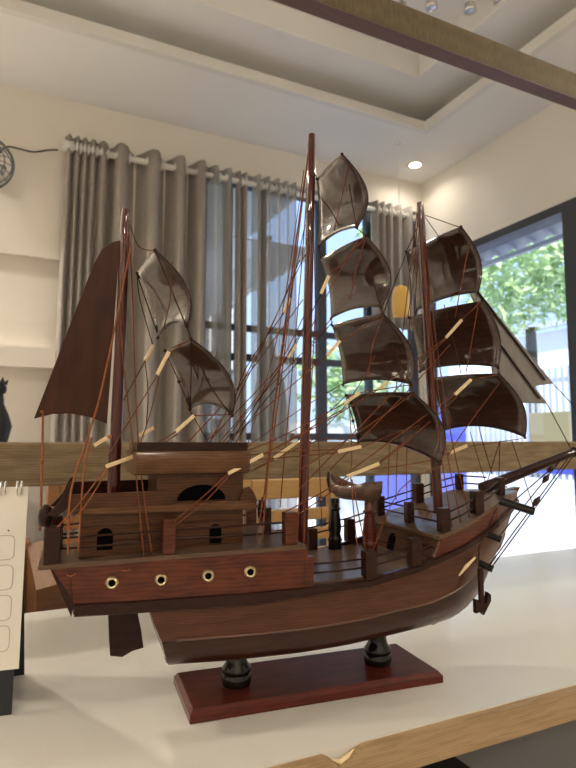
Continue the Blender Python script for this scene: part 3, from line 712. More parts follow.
for sg in (-1, 1):
    top = .2283 if sg < 0 else .2345
    b = bmesh.new(); prism_t(b, [(-.2672, .2135), (-.2672, top - .001), (-.1715, top), (-.1665, .2150), (-.166, .2135)], sg * .0425, sg * .0455); build('roof_bulwark', b, M['cabin'] if sg < 0 else M['dark'], S)
    b = bmesh.new(); prism_t(b, [(-.098, .2155), (-.092, .2285), (-.0865, .2300), (-.0815, .2240), (-.0775, .2150), (-.0885, .2045)], sg * .0425, sg * .0457); build('eave_bracket', b, M['cabin'], S)
    cvp = catmull([(-.286, .2, .2085), (-.279, .2, .2155), (-.273, .2, .2235), (-.268, .2, .2355), (-.2635, .2, .2385), (-.262, .2, .226), (-.266, .2, .2155), (-.277, .2, .2065)], 4)
    b = bmesh.new(); prism_t(b, [(p.x, p.z) for p in cvp], sg * .040, sg * .0437); build('stern_scroll', b, M['dark'], S)
uc = build('upper_cabin', boxm((-.183, -.0395, .2146), (-.0918, .0395, .2455)), M['cabin'], S)
for sg in (-1, 1):
    b = bmesh.new(); poly = [(-.1365 - .0255 * math.cos(a), .2172 + .0158 * math.sin(a)) for a in [PI * k / 16 for k in range(17)]]
    prism_t(b, poly, sg * .039, sg * .0402); build('arched_window', b, M['hole'], uc)
b = bmesh.new()
prof = [(-.0440, .2445), (-.0500, .2460), (-.0520, .2520), (-.0515, .2620), (-.0495, .2680)]
prof = prof + [(-y, z) for y, z in prof[::-1]]
loft(b, [[(s, y * k, z) for y, z in prof] for s, k in ((-.2065, .93), (-.2045, 1), (-.088, 1), (-.0855, .93))], close=True, caps=True)
build('cabin_roof', b, M['roofwood'], S, smooth=True, ang=25)
b = bmesh.new()
for a0, a1 in (((-.204, -.046, .268), (-.089, -.0425, .2770)), ((-.204, .0425, .268), (-.089, .046, .2770)), ((-.204, -.0425, .268), (-.2005, .0425, .2770)), ((-.0925, -.0425, .268), (-.089, .0425, .2770))): box(b, a0, a1)
build('roof_coaming', b, M['dark'], S)
# stern lamp block and wheel
b = bmesh.new(); lathe(b, [(.002, 0), (.006, .002), (.0068, .010), (.0055, .018), (.002, .021)], 12, ((-0.2873, -0.03, 0.1961)[0], -.03, (-0.2873, -0.03, 0.1961)[2])); build('stern_lantern', b, M['dark'], S, smooth=True)
wc = V((-0.0581, 0, 0.1976)); b = bmesh.new()
tube(b, [(wc.x + .0, wc.y + math.cos(a) * .0125, wc.z + math.sin(a) * .0125) for a in [2 * PI * k / 18 for k in range(19)]], .0018, 6, caps=False)
for k in range(4):
    a = k * PI / 4; tube(b, [(wc.x, wc.y - math.cos(a) * .0165, wc.z - math.sin(a) * .0165), (wc.x, wc.y + math.cos(a) * .0165, wc.z + math.sin(a) * .0165)], .0011, 6)
wh = build('steering_wheel', b, M['dark'], S); build('wheel_post', boxm((wc.x + .003, -.004, .168), (wc.x + .010, .004, wc.z + .004)), M['dark'], wh)
# rudder
b = bmesh.new(); prism_t(b, [(-0.2248, 0, 0.1013)[::2], (-0.2231, 0, 0.0741)[::2], (-0.2217, 0, 0.0591)[::2], (-0.2097, 0, 0.0566)[::2], (-0.1997, 0, 0.0614)[::2], (-0.1885, 0, 0.0632)[::2], (-0.191, 0, 0.0807)[::2], (-0.1956, 0, 0.1005)[::2]], -.004, .004); build('rudder', b, M['dark'], S)

# ---- lifeboat on two turned posts
q1, q2 = V((0.0632, 0.0659, 0.1345)), V((0.0832, 0.006, 0.1365))
for q, mm in ((q1, 'ebony'), (q2, 'mahog_red')):
    b = bmesh.new(); lathe(b, [(.0088, 0), (.0088, .012), (.0098, .014), (.0085, .017), (.0072, .022), (.0088, .030), (.0072, .044), (.0060, .052), (.0085, .0545), (.0062, .057), (.0060, .068)], 18, q); build('turned_post', b, M[mm], S, smooth=True, ang=50)
ax = (q2 - q1); ax.z = 0; axn = ax.normalized(); cy = V((-axn.y, axn.x, 0)); mid = (q1 + q2) / 2; zb_ = .203
b = bmesh.new(); secs = []
for k in range(15):
    f = -1 + 2 * k / 14; wv_ = .017 * (1 - max(0, -f) ** 2.2) * (1 - .12 * max(0, f)) + .001; sh_ = .012 * f * f * (1.3 if f < 0 else .6)
    c_ = mid + axn * (f * .040); z0 = zb_ + .004 * f * f * (2 if f < 0 else .3); z1 = zb_ + .018 + sh_
    secs.append([c_ * 1 - V((0, 0, c_.z)) + cy * y + V((0, 0, z)) for y, z in ((-wv_, z1), (-wv_ * .9, z0 * .6 + z1 * .4), (-wv_ * .5, z0 + .001), (0, z0), (wv_ * .5, z0 + .001), (wv_ * .9, z0 * .6 + z1 * .4), (wv_, z1))])
loft(b, secs); b.faces.new([b.verts.new(p) for p in secs[-1]])
lb = build('lifeboat', b, M['boat'], S, smooth=True, ang=40); sm_ = lb.modifiers.new('s', 'SOLIDIFY'); sm_.thickness = .0015
b = bmesh.new(); p_ = secs[0][3]; tube(b, [p_ - V((0, 0, .002)), p_ + V((0, 0, .016)) - axn * .003, p_ + V((0, 0, .026)) - axn * .004], [.002, .0035, .0015], 8); build('prow', b, M['dark'], lb)

# ---- masts, spars
MZ0, MZ1 = V((-.2232, 0, .214)), V((-0.218, 0, 0.5349))
MM0, MM1 = V((-.009, 0, .134)), V((0.0059, 0, 0.664))
MF0, MF1 = V((.1795, 0, FD(.18) - .002)), V((0.1623, 0, 0.5972))
def mast(p0, p1, r0, r1):
    b = bmesh.new(); tube(b, [p0, p0.lerp(p1, .5), p0.lerp(p1, .97), p1], [r0, (r0 + r1) / 2, r1, r1 * .85], 16); return build('mast', b, M['mast'], S, smooth=True, ang=50)
mz = mast(MZ0, MZ1, .0066, .0052); mm_ = mast(MM0, MM1, .0062, .0052); mf = mast(MF0, MF1, .0064, .0050)
bs0, bs1 = V((0.2482, 0, 0.2151)), V((0.4149, 0, 0.2643))
b = bmesh.new(); tube(b, [bs0, bs1], [.0080, .0054], 14); bs = build('bowsprit', b, M['dark'], S, smooth=True, ang=50)
b = bmesh.new(); tube(b, [bs0.lerp(bs1, .96) + V((0, math.cos(a) * .0062, math.sin(a) * .0062)) for a in [2 * PI * k / 14 for k in range(15)]], .0012, 6, caps=False); build('spar_ring', b, M['dark'], bs)

# ---- square sails: curved veneer sheets bellied towards the bow
def sail(TN, TF, BN, BF, belly, roach=.006, m='sail', trim=True, crown=.002, far=.25):
    TN, TF, BN, BF = map(V, (TN, TF, BN, BF))
    z = (TN.z + TF.z) / 2; TN.z = TN.z * .7 + z * .3; TF.z = TF.z * .7 + z * .3
    NU, NV = 12, 14; b = bmesh.new(); rows = []
    for j in range(NV + 1):
        vv = j / NV; row = []
        for i in range(NU + 1):
            uu = i / NU
            p = TN.lerp(TF, uu).lerp(BN.lerp(BF, uu), vv)
            p = p + V((belly * (1.2 + (far - 1.2) * uu) * math.sin(PI * vv ** .95), 0, roach * (1 - (2 * uu - 1) ** 2) * vv ** 2 + crown * (1 - (2 * uu - 1) ** 2) * (1 - vv) ** 2))
            row.append(b.verts.new(p))
        rows.append(row)
    for j in range(NV):
        for i in range(NU): b.faces.new((rows[j][i], rows[j][i + 1], rows[j + 1][i + 1], rows[j + 1][i]))
    pn = [rows[j][0].co.copy() for j in range(NV + 1)]; pt = [rows[0][i].co.copy() for i in range(NU + 1)]; pf = [rows[j][NU].co.copy() for j in range(NV + 1)]
    o = build('square_sail', b, M[m], S, smooth=True)
    sm = o.modifiers.new('s', 'SOLIDIFY'); sm.thickness = .0016; sm.offset = 0
    build('sail_edge', tubem(pn, .0010, 6), M['dark'], o, smooth=True)
    if trim:
        for q in (pt[0], pt[-1], pn[-1], pf[-1]):
            b = bmesh.new(); bmesh.ops.create_icosphere(b, subdivisions=1, radius=.0022, matrix=Matrix.Translation(q))
            build('corner_lashing', b, M['rope_dark'], o)
    return (o, pn, pf, pt)
SA = {}
SA['m1'] = sail((0.0261, -0.045, 0.6182), (0.0314, 0.045, 0.6313), (0.0449, -0.045, 0.5318), (0.0338, 0.045, 0.536), .020, far=.1)
SA['m2'] = sail((0.0568, -0.045, 0.5234), (0.0366, 0.045, 0.5199), (0.0756, -0.045, 0.437), (0.0505, 0.045, 0.4397), .019)
SA['m3'] = sail((0.0765, -0.048, 0.428), (0.0532, 0.048, 0.4324), (0.1128, -0.048, 0.3455), (0.0685, 0.048, 0.3527), .017)
SA['m4'] = sail((0.1141, -0.05, 0.3346), (0.0737, 0.05, 0.3396), (0.1494, -0.05, 0.2514), (0.0906, 0.05, 0.276), .020, .010)
SA['f1'] = sail((0.1858, -0.055, 0.5474), (0.173, 0.055, 0.5479), (0.2085, -0.055, 0.4645), (0.1874, 0.055, 0.4616), .014)
SA['f2'] = sail((0.2142, -0.055, 0.4547), (0.1757, 0.055, 0.4521), (0.2353, -0.055, 0.3704), (0.1918, 0.055, 0.3757), .012)
SA['f3'] = sail((0.2364, -0.055, 0.3615), (0.2081, 0.055, 0.3678), (0.2733, -0.055, 0.2825), (0.2292, 0.055, 0.2927), .015, .010)
SA['z1'] = sail((-0.1902, -0.042, 0.479), (-0.2008, 0.042, 0.4752), (-0.1552, -0.042, 0.3992), (-0.1748, 0.042, 0.4002), .015, .010, crown=.001)
SA['z2'] = sail((-0.1508, -0.042, 0.3866), (-0.1663, 0.042, 0.3851), (-0.1053, -0.042, 0.3056), (-0.1355, 0.042, 0.3156), .017, .010, crown=.001)
# spanker and jibs
b = bmesh.new()
sp = [(-0.2235, 0, 0.4987), (-0.2319, 0, 0.4955), (-0.2421, 0, 0.4864), (-0.2499, 0, 0.4699), (-0.2719, 0, 0.4013), (-0.2895, 0, 0.3442), (-0.3031, 0, 0.3014), (-0.2862, 0, 0.3063), (-0.2687, 0, 0.3071), (-0.2508, 0, 0.3042), (-0.2315, 0, 0.297)]
prism_t(b, [(p[0], p[2]) for p in sp], -.0012, .0012); build('spanker_sail', b, M['spanker'], S)
def jib(pts, t, rod):
    b = bmesh.new(); prism_t(b, [(p[0], p[2]) for p in pts], t - .0011, t + .0011); o = build('jib_sail', b, M['jib'], S)
    build('jib_stay_rod', tubem(rod, .0013, 6), M['dark'], o, smooth=True); return o
jib([(0.2447, 0.012, 0.491), (0.263, 0.012, 0.4855), (0.3881, 0.012, 0.3612), (0.3424, 0.012, 0.3554), (0.2948, 0.012, 0.385)], .012, [(0.259, 0.009, 0.4858), (0.3708, 0.009, 0.3661)])
jib([(0.2604, -0.004, 0.4408), (0.281, -0.004, 0.4143), (0.3601, -0.004, 0.3305), (0.3112, -0.004, 0.3309), (0.2712, -0.004, 0.3409)], -.004, [(0.2753, -0.007, 0.4163), (0.3452, -0.007, 0.337)])

# ---- anchor, catheads, pegs
ah = V((0.1789, -0.075, 0.1315)); ab = V((0.1763, -0.0797, 0.0849)); ab = V((ah.x + .004, ah.y - .006, ah.z - .050)); ah = ah - V((0, .006, 0))
b = bmesh.new(); box(b, (ah.x - .0028, ah.y - .0022, ab.z + .008), (ah.x + .0028, ah.y + .0022, ah.z + .002), .0006); an = build('anchor', b, M['dark'], S)
x_, z_ = ah.x, ab.z
b = bmesh.new(); prism_t(b, [(x_ + .001, z_), (x_ + .0115, z_ + .015), (x_ + .0115, z_ + .022), (x_ + .0075, z_ + .025), (x_ + .0055, z_ + .014), (x_ + .0028, z_ + .012), (x_ - .0028, z_ + .012), (x_ - .0055, z_ + .0175), (x_ - .0095, z_ + .0185), (x_ - .0095, z_ + .003), (x_ - .003, z_ + .0045)], ah.y - .0028, ah.y + .0028); build('anchor_fluke', b, M['dark'], an)
for p0, p1, r in (((0.2259, -0.0614, 0.2061), (0.2576, -0.0827, 0.194), .0050), ((0.199, -0.0675, 0.169), (0.2115, -0.0783, 0.163), .0040), ((0.1849, -0.0712, 0.1371), (0.1952, -0.0826, 0.1308), .0040)):
    b = bmesh.new(); tube(b, [p0, p1], r, 10); build('boom_peg', b, M['ebony'], S, smooth=True, ang=50)
b = bmesh.new(); tube(b, [(0.1482, -0.083, 0.1277), (0.157, -0.0843, 0.1372), (0.1732, -0.0795, 0.1452)], [.0008, .0021, .0012], 6); build('hull_cleat', b, M['bamboo'], S)

# ---- rigging
def rope(pts, m='rope', r=.00055, sag=0):
    pts = [V(p) for p in pts]
    if sag and len(pts) == 2: pts = [pts[0], pts[0].lerp(pts[1], .5) - V((0, 0, sag)), pts[1]]; pts = catmull(pts, 4)
    return build('rigging_rope', tubem(pts, r, 5), M[m], S, smooth=True)
def toggle(p0, p1, r=.0019):
    b = bmesh.new(); p0, p1 = V(p0), V(p1); d = (p1 - p0); L_ = d.length
    R_ = d.to_track_quat('X', 'Z').to_matrix().to_4x4(); box(b, (0, -r * .7, -r), (L_, r * .7, r), .0004)
    bmesh.ops.transform(b, matrix=Matrix.Translation(p0) @ R_, verts=b.verts); return build('rope_toggle', b, M['bamboo'], S)
def knot(p, r=.0022, m='rope_dark'):
    b = bmesh.new(); bmesh.ops.create_icosphere(b, subdivisions=1, radius=r, matrix=Matrix.Translation(p)); return build('rope_knot', b, M[m], S)
for m_, r_, pts_ in [
    ('rope_thick', 1.20, [(-0.2949, 0, 0.3087), (-0.2931, -0.01, 0.2499), (-0.2916, -0.03, 0.1926)]),
    ('rope_thick', 1.08, [(-0.2122, -0.008, 0.4906), (-0.2366, -0.02, 0.342), (-0.2515, -0.03, 0.28), (-0.2647, -0.045, 0.2311), (-0.2653, -0.056, 0.1729)]),
    ('rope', 0.72, [(-0.2168, 0, 0.5282), (-0.2105, -0.012, 0.4505), (-0.2022, -0.035, 0.28), (-0.1888, -0.062, 0.1681)]),
    ('rope', 0.72, [(-0.2198, 0, 0.5209), (-0.2205, -0.012, 0.3971), (-0.2062, -0.04, 0.2649), (-0.1964, -0.062, 0.1676)]),
    ('rope_thick', 0.96, [(-0.2468, -0.03, 0.282), (-0.2535, -0.04, 0.2507), (-0.2565, -0.058, 0.1755)]),
    ('rope', 0.60, [(-0.2168, 0, 0.5293), (-0.2032, 0.01, 0.4986), (-0.1902, -0.042, 0.478)]),
    ('rope', 0.60, [(-0.2063, -0.03, 0.2616), (-0.1629, -0.03, 0.2884)]),
    ('rope', 0.60, [(-0.2041, -0.03, 0.2565), (-0.1607, -0.03, 0.2863)]),
    ('rope', 0.60, [(-0.144, -0.03, 0.3056), (-0.1054, -0.042, 0.3067)]),
    ('rope_thick', 0.72, [(-0.2329, -0.04, 0.2523), (-0.2562, -0.05, 0.2199), (-0.2767, -0.05, 0.1965)]),
    ('rope_thick', 0.72, [(-0.231, -0.04, 0.2513), (-0.2524, -0.05, 0.215), (-0.2714, -0.05, 0.1953)]),
    ('rope', 0.60, [(-0.1839, -0.03, 0.3471), (-0.2094, -0.02, 0.3008), (-0.2299, -0.01, 0.2634)]),
    ('rope', 0.60, [(-0.1729, -0.03, 0.3722), (-0.1507, -0.042, 0.3855)]),
    ('rope', 0.60, [(-0.1818, -0.03, 0.3461), (-0.1902, -0.03, 0.306), (-0.2033, -0.03, 0.2646)]),
    ('rope_dark', 0.60, [(-0.1818, 0.03, 0.3884), (-0.1973, 0.035, 0.4426), (-0.2008, 0.042, 0.474)]),
    ('rope_dark', 0.60, [(-0.1935, 0, 0.3665), (-0.1894, 0, 0.3291), (-0.1907, 0, 0.2919)]),
    ('rope_dark', 0.60, [(-0.1935, 0, 0.3665), (-0.2067, 0, 0.3395), (-0.2206, 0, 0.3121)]),
    ('rope_dark', 0.72, [(-0.1902, -0.042, 0.478), (-0.1563, -0.042, 0.4002)]),
    ('rope_dark', 0.72, [(-0.2008, 0.042, 0.474), (-0.1749, 0.042, 0.4026)]),
    ('rope_dark', 0.72, [(-0.2008, 0.042, 0.474), (-0.1752, 0.03, 0.4552), (-0.1633, 0.02, 0.4242), (-0.1698, 0.02, 0.4062)]),
    ('rope', 0.60, [(-0.1706, -0.03, 0.4717), (-0.1705, -0.02, 0.4321), (-0.1737, 0, 0.4057)]),
    ('rope_dark', 0.72, [(-0.1507, -0.042, 0.3855), (-0.1426, 0, 0.3529), (-0.1355, 0.042, 0.3168)]),
    ('rope_dark', 0.72, [(-0.1626, 0.042, 0.3769), (-0.1491, 0.042, 0.3487), (-0.1355, 0.042, 0.3168)]),
    ('rope_dark', 0.84, [(-0.1405, 0, 0.3632), (-0.1282, 0.02, 0.3403), (-0.1331, 0.042, 0.3181)]),
    ('rope_dark', 0.84, [(-0.1353, -0.02, 0.361), (-0.126, -0.03, 0.3362), (-0.1076, -0.042, 0.3077)]),
    ('rope_dark', 0.60, [(-0.1663, 0.042, 0.3851), (-0.1507, -0.042, 0.3855)]),
    ('rope_dark', 0.60, [(-0.1552, -0.042, 0.3992), (-0.1507, -0.042, 0.3855)]),
    ('rope_dark', 0.60, [(-0.1355, 0.042, 0.3144), (-0.1145, 0.03, 0.2753)]),
    ('rope', 0.60, [(-0.1053, -0.042, 0.3056), (-0.1255, 0, 0.2722)]),
    ('rope', 1.08, [(0.0009, -0.002, 0.6423), (-0.0189, -0.015, 0.5355), (-0.0491, -0.04, 0.3748), (-0.0676, -0.058, 0.2747), (-0.081, -0.074, 0.175)]),
    ('rope', 0.72, [(-0.0004, -0.002, 0.6395), (-0.0335, -0.03, 0.4412), (-0.0644, -0.055, 0.2747), (-0.0884, -0.074, 0.1735)]),
    ('rope', 0.72, [(0.0004, 0, 0.6366), (-0.0111, 0.02, 0.493), (-0.0302, 0.045, 0.305), (-0.037, 0.068, 0.1889)]),
    ('rope', 0.72, [(0.0017, 0, 0.6408), (-0.0003, 0.02, 0.5071), (-0.0111, 0.05, 0.28), (-0.0128, 0.068, 0.193)]),
    ('rope_dark', 0.60, [(-0.004, 0, 0.5453), (-0.0238, 0, 0.4514)]),
    ('rope_dark', 0.60, [(-0.0315, 0, 0.4323), (-0.0796, 0, 0.3612), (-0.1054, -0.042, 0.3078)]),
    ('rope', 0.66, [(-0.007, 0, 0.4131), (-0.0161, 0, 0.3942)]),
    ('rope', 0.66, [(-0.0264, 0, 0.3778), (-0.097, 0, 0.3039), (-0.1345, 0, 0.2689)]),
    ('rope', 0.66, [(-0.0069, 0, 0.4503), (-0.0855, 0, 0.3434), (-0.1501, 0, 0.2712)]),
    ('rope', 0.66, [(0.0765, -0.048, 0.428), (0.0283, -0.03, 0.3956)]),
    ('rope', 0.66, [(0.0158, -0.02, 0.3796), (-0.0427, 0, 0.327), (-0.106, 0, 0.2721)]),
    ('rope', 0.66, [(0.0568, -0.045, 0.5221), (0.0147, -0.03, 0.4731)]),
    ('rope_dark', 0.66, [(0.0085, -0.02, 0.4531), (-0.0302, 0, 0.3752), (-0.0851, 0, 0.2937), (-0.1013, 0, 0.2687)]),
    ('rope', 0.60, [(0.0461, -0.045, 0.5172), (0.0159, -0.03, 0.4574), (-0.007, 0, 0.3947)]),
    ('rope', 0.66, [(0.0488, -0.04, 0.3348), (0.1128, -0.048, 0.3455)]),
    ('rope', 0.66, [(0.0328, -0.03, 0.3221), (-0.0459, -0.01, 0.28), (-0.0907, 0, 0.2629)]),
    ('rope', 0.66, [(0.0367, -0.03, 0.3187), (-0.0275, -0.01, 0.28), (-0.0874, -0.01, 0.2486)]),
    ('rope', 0.72, [(0.0862, -0.04, 0.349), (0.1592, -0.02, 0.3944), (0.1838, -0.02, 0.4114)]),
    ('rope', 0.72, [(0.0726, -0.04, 0.339), (0.0021, -0.03, 0.2972), (-0.0728, -0.05, 0.264)]),
    ('rope', 0.72, [(-0.1111, -0.05, 0.2446), (-0.1413, -0.055, 0.2193), (-0.1788, -0.062, 0.1913)]),
    ('rope', 0.72, [(-0.1089, -0.05, 0.2435), (-0.1361, -0.055, 0.2171), (-0.172, -0.062, 0.1919)]),
    ('rope', 0.60, [(-0.015, 0, 0.2776), (0.0737, 0.05, 0.3383)]),
    ('rope', 0.60, [(-0.0437, 0, 0.2579), (-0.1135, 0, 0.2241)]),
    ('rope', 0.60, [(0.02, -0.04, 0.2652), (-0.0166, -0.03, 0.2619), (-0.0932, -0.01, 0.2554)]),
    ('rope', 0.60, [(0.02, -0.04, 0.2686), (-0.0166, -0.03, 0.2675), (-0.0729, 0, 0.2628)]),
    ('rope', 0.60, [(0.0493, -0.04, 0.2708), (0.1073, -0.03, 0.2897), (0.1715, -0.02, 0.3053)]),
    ('rope', 0.72, [(0.0262, -0.05, 0.2385), (-0.0111, -0.06, 0.2217), (-0.0588, -0.078, 0.2055)]),
    ('rope', 0.72, [(0.0287, -0.05, 0.2363), (-0.0087, -0.06, 0.2163), (-0.0522, -0.078, 0.1981)]),
    ('rope', 0.60, [(0.067, -0.05, 0.2525), (0.121, -0.03, 0.28), (0.1702, 0, 0.3124)]),
    ('rope', 0.66, [(0.0366, -0.045, 0.6138), (0.036, -0.02, 0.5751), (0.0354, 0, 0.5438)]),
    ('rope_dark', 0.60, [(0.0423, -0.03, 0.5911), (0.0437, -0.04, 0.5495), (0.0449, -0.045, 0.5318)]),
    ('rope_dark', 0.60, [(0.0137, 0, 0.5864), (0.03, 0, 0.5692), (0.0437, 0, 0.5475)]),
    ('rope', 0.60, [(0.0554, -0.045, 0.5183), (0.0455, -0.04, 0.4819), (0.042, -0.03, 0.4474)]),
    ('rope_dark', 0.60, [(0.0615, -0.045, 0.4821), (0.0705, -0.045, 0.4524), (0.0756, -0.045, 0.437)]),
    ('rope', 0.60, [(0.0764, -0.048, 0.4256), (0.0641, -0.045, 0.3917), (0.0596, -0.04, 0.3528)]),
    ('rope_dark', 0.60, [(0.0868, -0.05, 0.3922), (0.0997, -0.05, 0.3652), (0.1129, -0.048, 0.3467)]),
    ('rope_dark', 0.60, [(0.0737, 0.05, 0.3396), (0.1141, -0.05, 0.3346)]),
    ('rope_dark', 0.72, [(0.0737, 0.05, 0.3356), (0.0836, 0.05, 0.3065), (0.0906, 0.05, 0.276)]),
    ('rope_dark', 0.60, [(0.0505, 0.045, 0.4384), (0.0532, 0.048, 0.4324)]),
    ('rope_dark', 0.60, [(0.0756, -0.045, 0.4358), (0.0765, -0.048, 0.4292)]),
    ('rope_dark', 0.60, [(0.0449, -0.045, 0.5305), (0.0568, -0.045, 0.5234)]),
    ('rope_dark', 0.60, [(0.0337, 0.045, 0.5346), (0.0366, 0.045, 0.5213)]),
    ('rope_dark', 0.60, [(0.0057, 0, 0.6205), (0.0314, 0.045, 0.6313)]),
    ('rope_dark', 0.60, [(0.1128, -0.048, 0.3443), (0.1141, -0.05, 0.3358)]),
    ('rope', 0.66, [(0.0684, 0.03, 0.3367), (0.0474, -0.02, 0.2622), (0.036, -0.04, 0.2343), (0.0244, -0.079, 0.1592)]),
    ('rope', 0.66, [(0.0373, -0.04, 0.2343), (0.0339, -0.079, 0.1596)]),
    ('rope', 0.72, [(0.0103, 0, 0.4517), (-0.0116, -0.03, 0.2914), (-0.0388, -0.08, 0.1615)]),
    ('rope', 0.72, [(0.0085, 0, 0.6315), (-0.0043, -0.01, 0.4482), (-0.0454, -0.08, 0.1729)]),
    ('rope', 0.60, [(0.0069, 0, 0.579), (0.0248, 0.03, 0.3052), (0.0486, 0.075, 0.1637)]),
    ('rope', 0.66, [(0.0053, 0, 0.5272), (-0.059, 0, 0.3918), (-0.1243, 0, 0.2699)]),
    ('rope', 0.66, [(0.005, 0, 0.4513), (-0.0489, 0, 0.3505), (-0.1119, 0.02, 0.2684)]),
    ('rope_dark', 0.60, [(0.0511, 0.04, 0.4348), (-0.0033, 0.02, 0.3791), (-0.0732, 0, 0.3031), (-0.0943, 0, 0.2664)]),
    ('rope', 0.60, [(0.0671, 0.045, 0.3537), (-0.0034, 0.02, 0.3169), (-0.0777, 0, 0.2708)]),
    ('rope', 0.66, [(0.0906, 0.05, 0.276), (0.0231, 0.02, 0.28), (-0.0668, 0, 0.2456)]),
    ('rope_dark', 0.60, [(-0.0107, 0, 0.5), (-0.0426, 0.02, 0.4144), (-0.0871, 0.03, 0.3159)]),
    ('rope', 0.60, [(0.0505, 0.045, 0.4397), (0.0102, 0.02, 0.3987), (-0.0557, 0.01, 0.3333), (-0.1083, 0.01, 0.2697)]),
    ('rope', 0.60, [(0.1103, 0, 0.4207), (0.0552, 0, 0.3293), (-0.0112, 0, 0.2658)]),
    ('rope', 0.60, [(0.1141, -0.05, 0.3346), (0.0614, -0.04, 0.2975), (-0.0266, -0.04, 0.2468)]),
    ('rope', 0.60, [(0.1493, -0.05, 0.249), (0.0881, -0.06, 0.2231), (0.0406, -0.08, 0.1594)]),
    ('rope', 0.60, [(-0.0051, 0, 0.6161), (-0.0275, 0.03, 0.4172), (-0.0599, 0.05, 0.28), (-0.0668, 0.065, 0.2053)]),
    ('rope', 0.72, [(0.1837, -0.02, 0.4101), (0.1058, -0.02, 0.3391), (0.0035, -0.02, 0.2453), (-0.0189, -0.02, 0.223)]),
    ('rope', 0.72, [(0.1825, -0.03, 0.4006), (0.1053, -0.03, 0.3261), (0.0143, -0.03, 0.2456)]),
    ('rope', 0.72, [(0.1944, -0.04, 0.4319), (0.2142, -0.055, 0.4547)]),
    ('rope', 0.72, [(0.2053, -0.04, 0.3556), (0.2364, -0.055, 0.3615)]),
    ('rope', 0.72, [(0.1807, -0.04, 0.3359), (0.1294, -0.04, 0.3041), (0.0374, -0.04, 0.2457)]),
    ('rope', 0.72, [(0.1836, -0.04, 0.3335), (0.1405, -0.04, 0.2994), (0.0684, -0.05, 0.2548)]),
    ('rope', 0.60, [(0.1963, -0.04, 0.2713), (0.2385, -0.05, 0.2775), (0.2686, -0.055, 0.2813)]),
    ('rope', 0.60, [(0.171, -0.04, 0.2641), (0.1344, -0.03, 0.252), (0.0591, -0.02, 0.2432)]),
    ('rope_dark', 0.66, [(0.1729, 0.055, 0.545), (0.1404, 0.04, 0.4858), (0.1138, 0.03, 0.4331)]),
    ('rope_dark', 0.60, [(0.1745, 0.055, 0.5437), (0.1643, 0.03, 0.4854), (0.1741, 0.055, 0.4534)]),
    ('rope', 0.66, [(0.1573, 0, 0.5827), (0.1505, 0.03, 0.4287), (0.1389, 0.05, 0.2732), (0.1458, 0.07, 0.1988)]),
    ('rope', 0.66, [(0.1588, 0, 0.5801), (0.1599, 0.03, 0.4293), (0.1513, 0.05, 0.2732), (0.1583, 0.07, 0.197)]),
    ('rope', 0.66, [(0.1603, 0, 0.5775), (0.1677, 0.03, 0.4299), (0.1654, 0.05, 0.2732), (0.1758, 0.07, 0.1964)]),
    ('rope', 0.72, [(0.165, 0, 0.5809), (0.1569, -0.02, 0.4202), (0.1478, -0.05, 0.292), (0.1484, -0.072, 0.1792)]),
    ('rope', 0.72, [(0.1649, 0, 0.5767), (0.1614, -0.02, 0.4204), (0.1573, -0.05, 0.28), (0.1623, -0.07, 0.1828)]),
    ('rope', 0.72, [(0.1663, 0, 0.5714), (0.1685, -0.02, 0.4079), (0.1673, -0.05, 0.28), (0.178, -0.066, 0.1861)]),
    ('rope', 0.66, [(0.1988, -0.055, 0.5321), (0.1802, -0.045, 0.4324)]),
    ('rope', 0.66, [(0.2078, -0.055, 0.4465), (0.1943, -0.045, 0.3635)]),
    ('rope_dark', 0.60, [(0.1821, -0.02, 0.4547), (0.184, -0.04, 0.3928), (0.1905, -0.04, 0.3626)]),
    ('rope', 0.66, [(0.2359, -0.055, 0.3501), (0.182, -0.05, 0.2873), (0.1645, -0.045, 0.2606)]),
    ('rope_dark', 0.60, [(0.2115, -0.04, 0.3177), (0.2087, -0.05, 0.2899), (0.2287, -0.045, 0.2377)]),
    ('rope_dark', 0.60, [(0.2386, -0.05, 0.2788), (0.1975, -0.06, 0.2022)]),
    ('rope_dark', 0.60, [(0.2386, -0.05, 0.2788), (0.2434, -0.04, 0.2346)]),
    ('rope_dark', 0.60, [(0.2528, -0.055, 0.2787), (0.2557, -0.085, 0.1979)]),
    ('rope_dark', 0.60, [(0.2318, 0, 0.2906), (0.2847, 0.03, 0.2006)]),
    ('rope_dark', 0.60, [(0.2085, -0.055, 0.4645), (0.2142, -0.055, 0.4547)]),
    ('rope_dark', 0.60, [(0.2352, -0.055, 0.3691), (0.2364, -0.055, 0.3615)]),
    ('rope_dark', 0.60, [(0.1681, 0, 0.5813), (0.1857, -0.055, 0.5461)]),
    ('rope_dark', 0.60, [(0.1616, 0, 0.5708), (0.173, 0.055, 0.5479)]),
    ('rope_dark', 0.66, [(0.3881, 0.012, 0.3612), (0.4364, 0.005, 0.3135)]),
    ('rope_dark', 0.72, [(0.3601, -0.004, 0.3305), (0.4039, 0, 0.2672)]),
    ('rope_dark', 0.60, [(0.1681, 0, 0.58), (0.263, 0.012, 0.4855)]),
    ]: rope(catmull(pts_, 4) if len(pts_) > 2 else pts_, m_, r_ * .001)
pa_, pb_ = V((0.3923, 0, 0.2559)), V((0.238, -0.0682, 0.2039))
rope([pa_, pb_], 'rope_dark', .0008)
f_ = .47 if 540 < 545 and 479 > 500 else .30
q_ = pa_.lerp(pb_, f_); b = bmesh.new(); tube(b, [q_ - (pb_ - pa_).normalized() * .010, q_, q_ + (pb_ - pa_).normalized() * .010], [.0018, .0040, .0018], 8); build('rope_block', b, M['dark'], S, smooth=True)
pa_, pb_ = V((0.3867, 0, 0.2532)), V((0.2099, -0.0787, 0.1678))
rope([pa_, pb_], 'rope_dark', .0008)
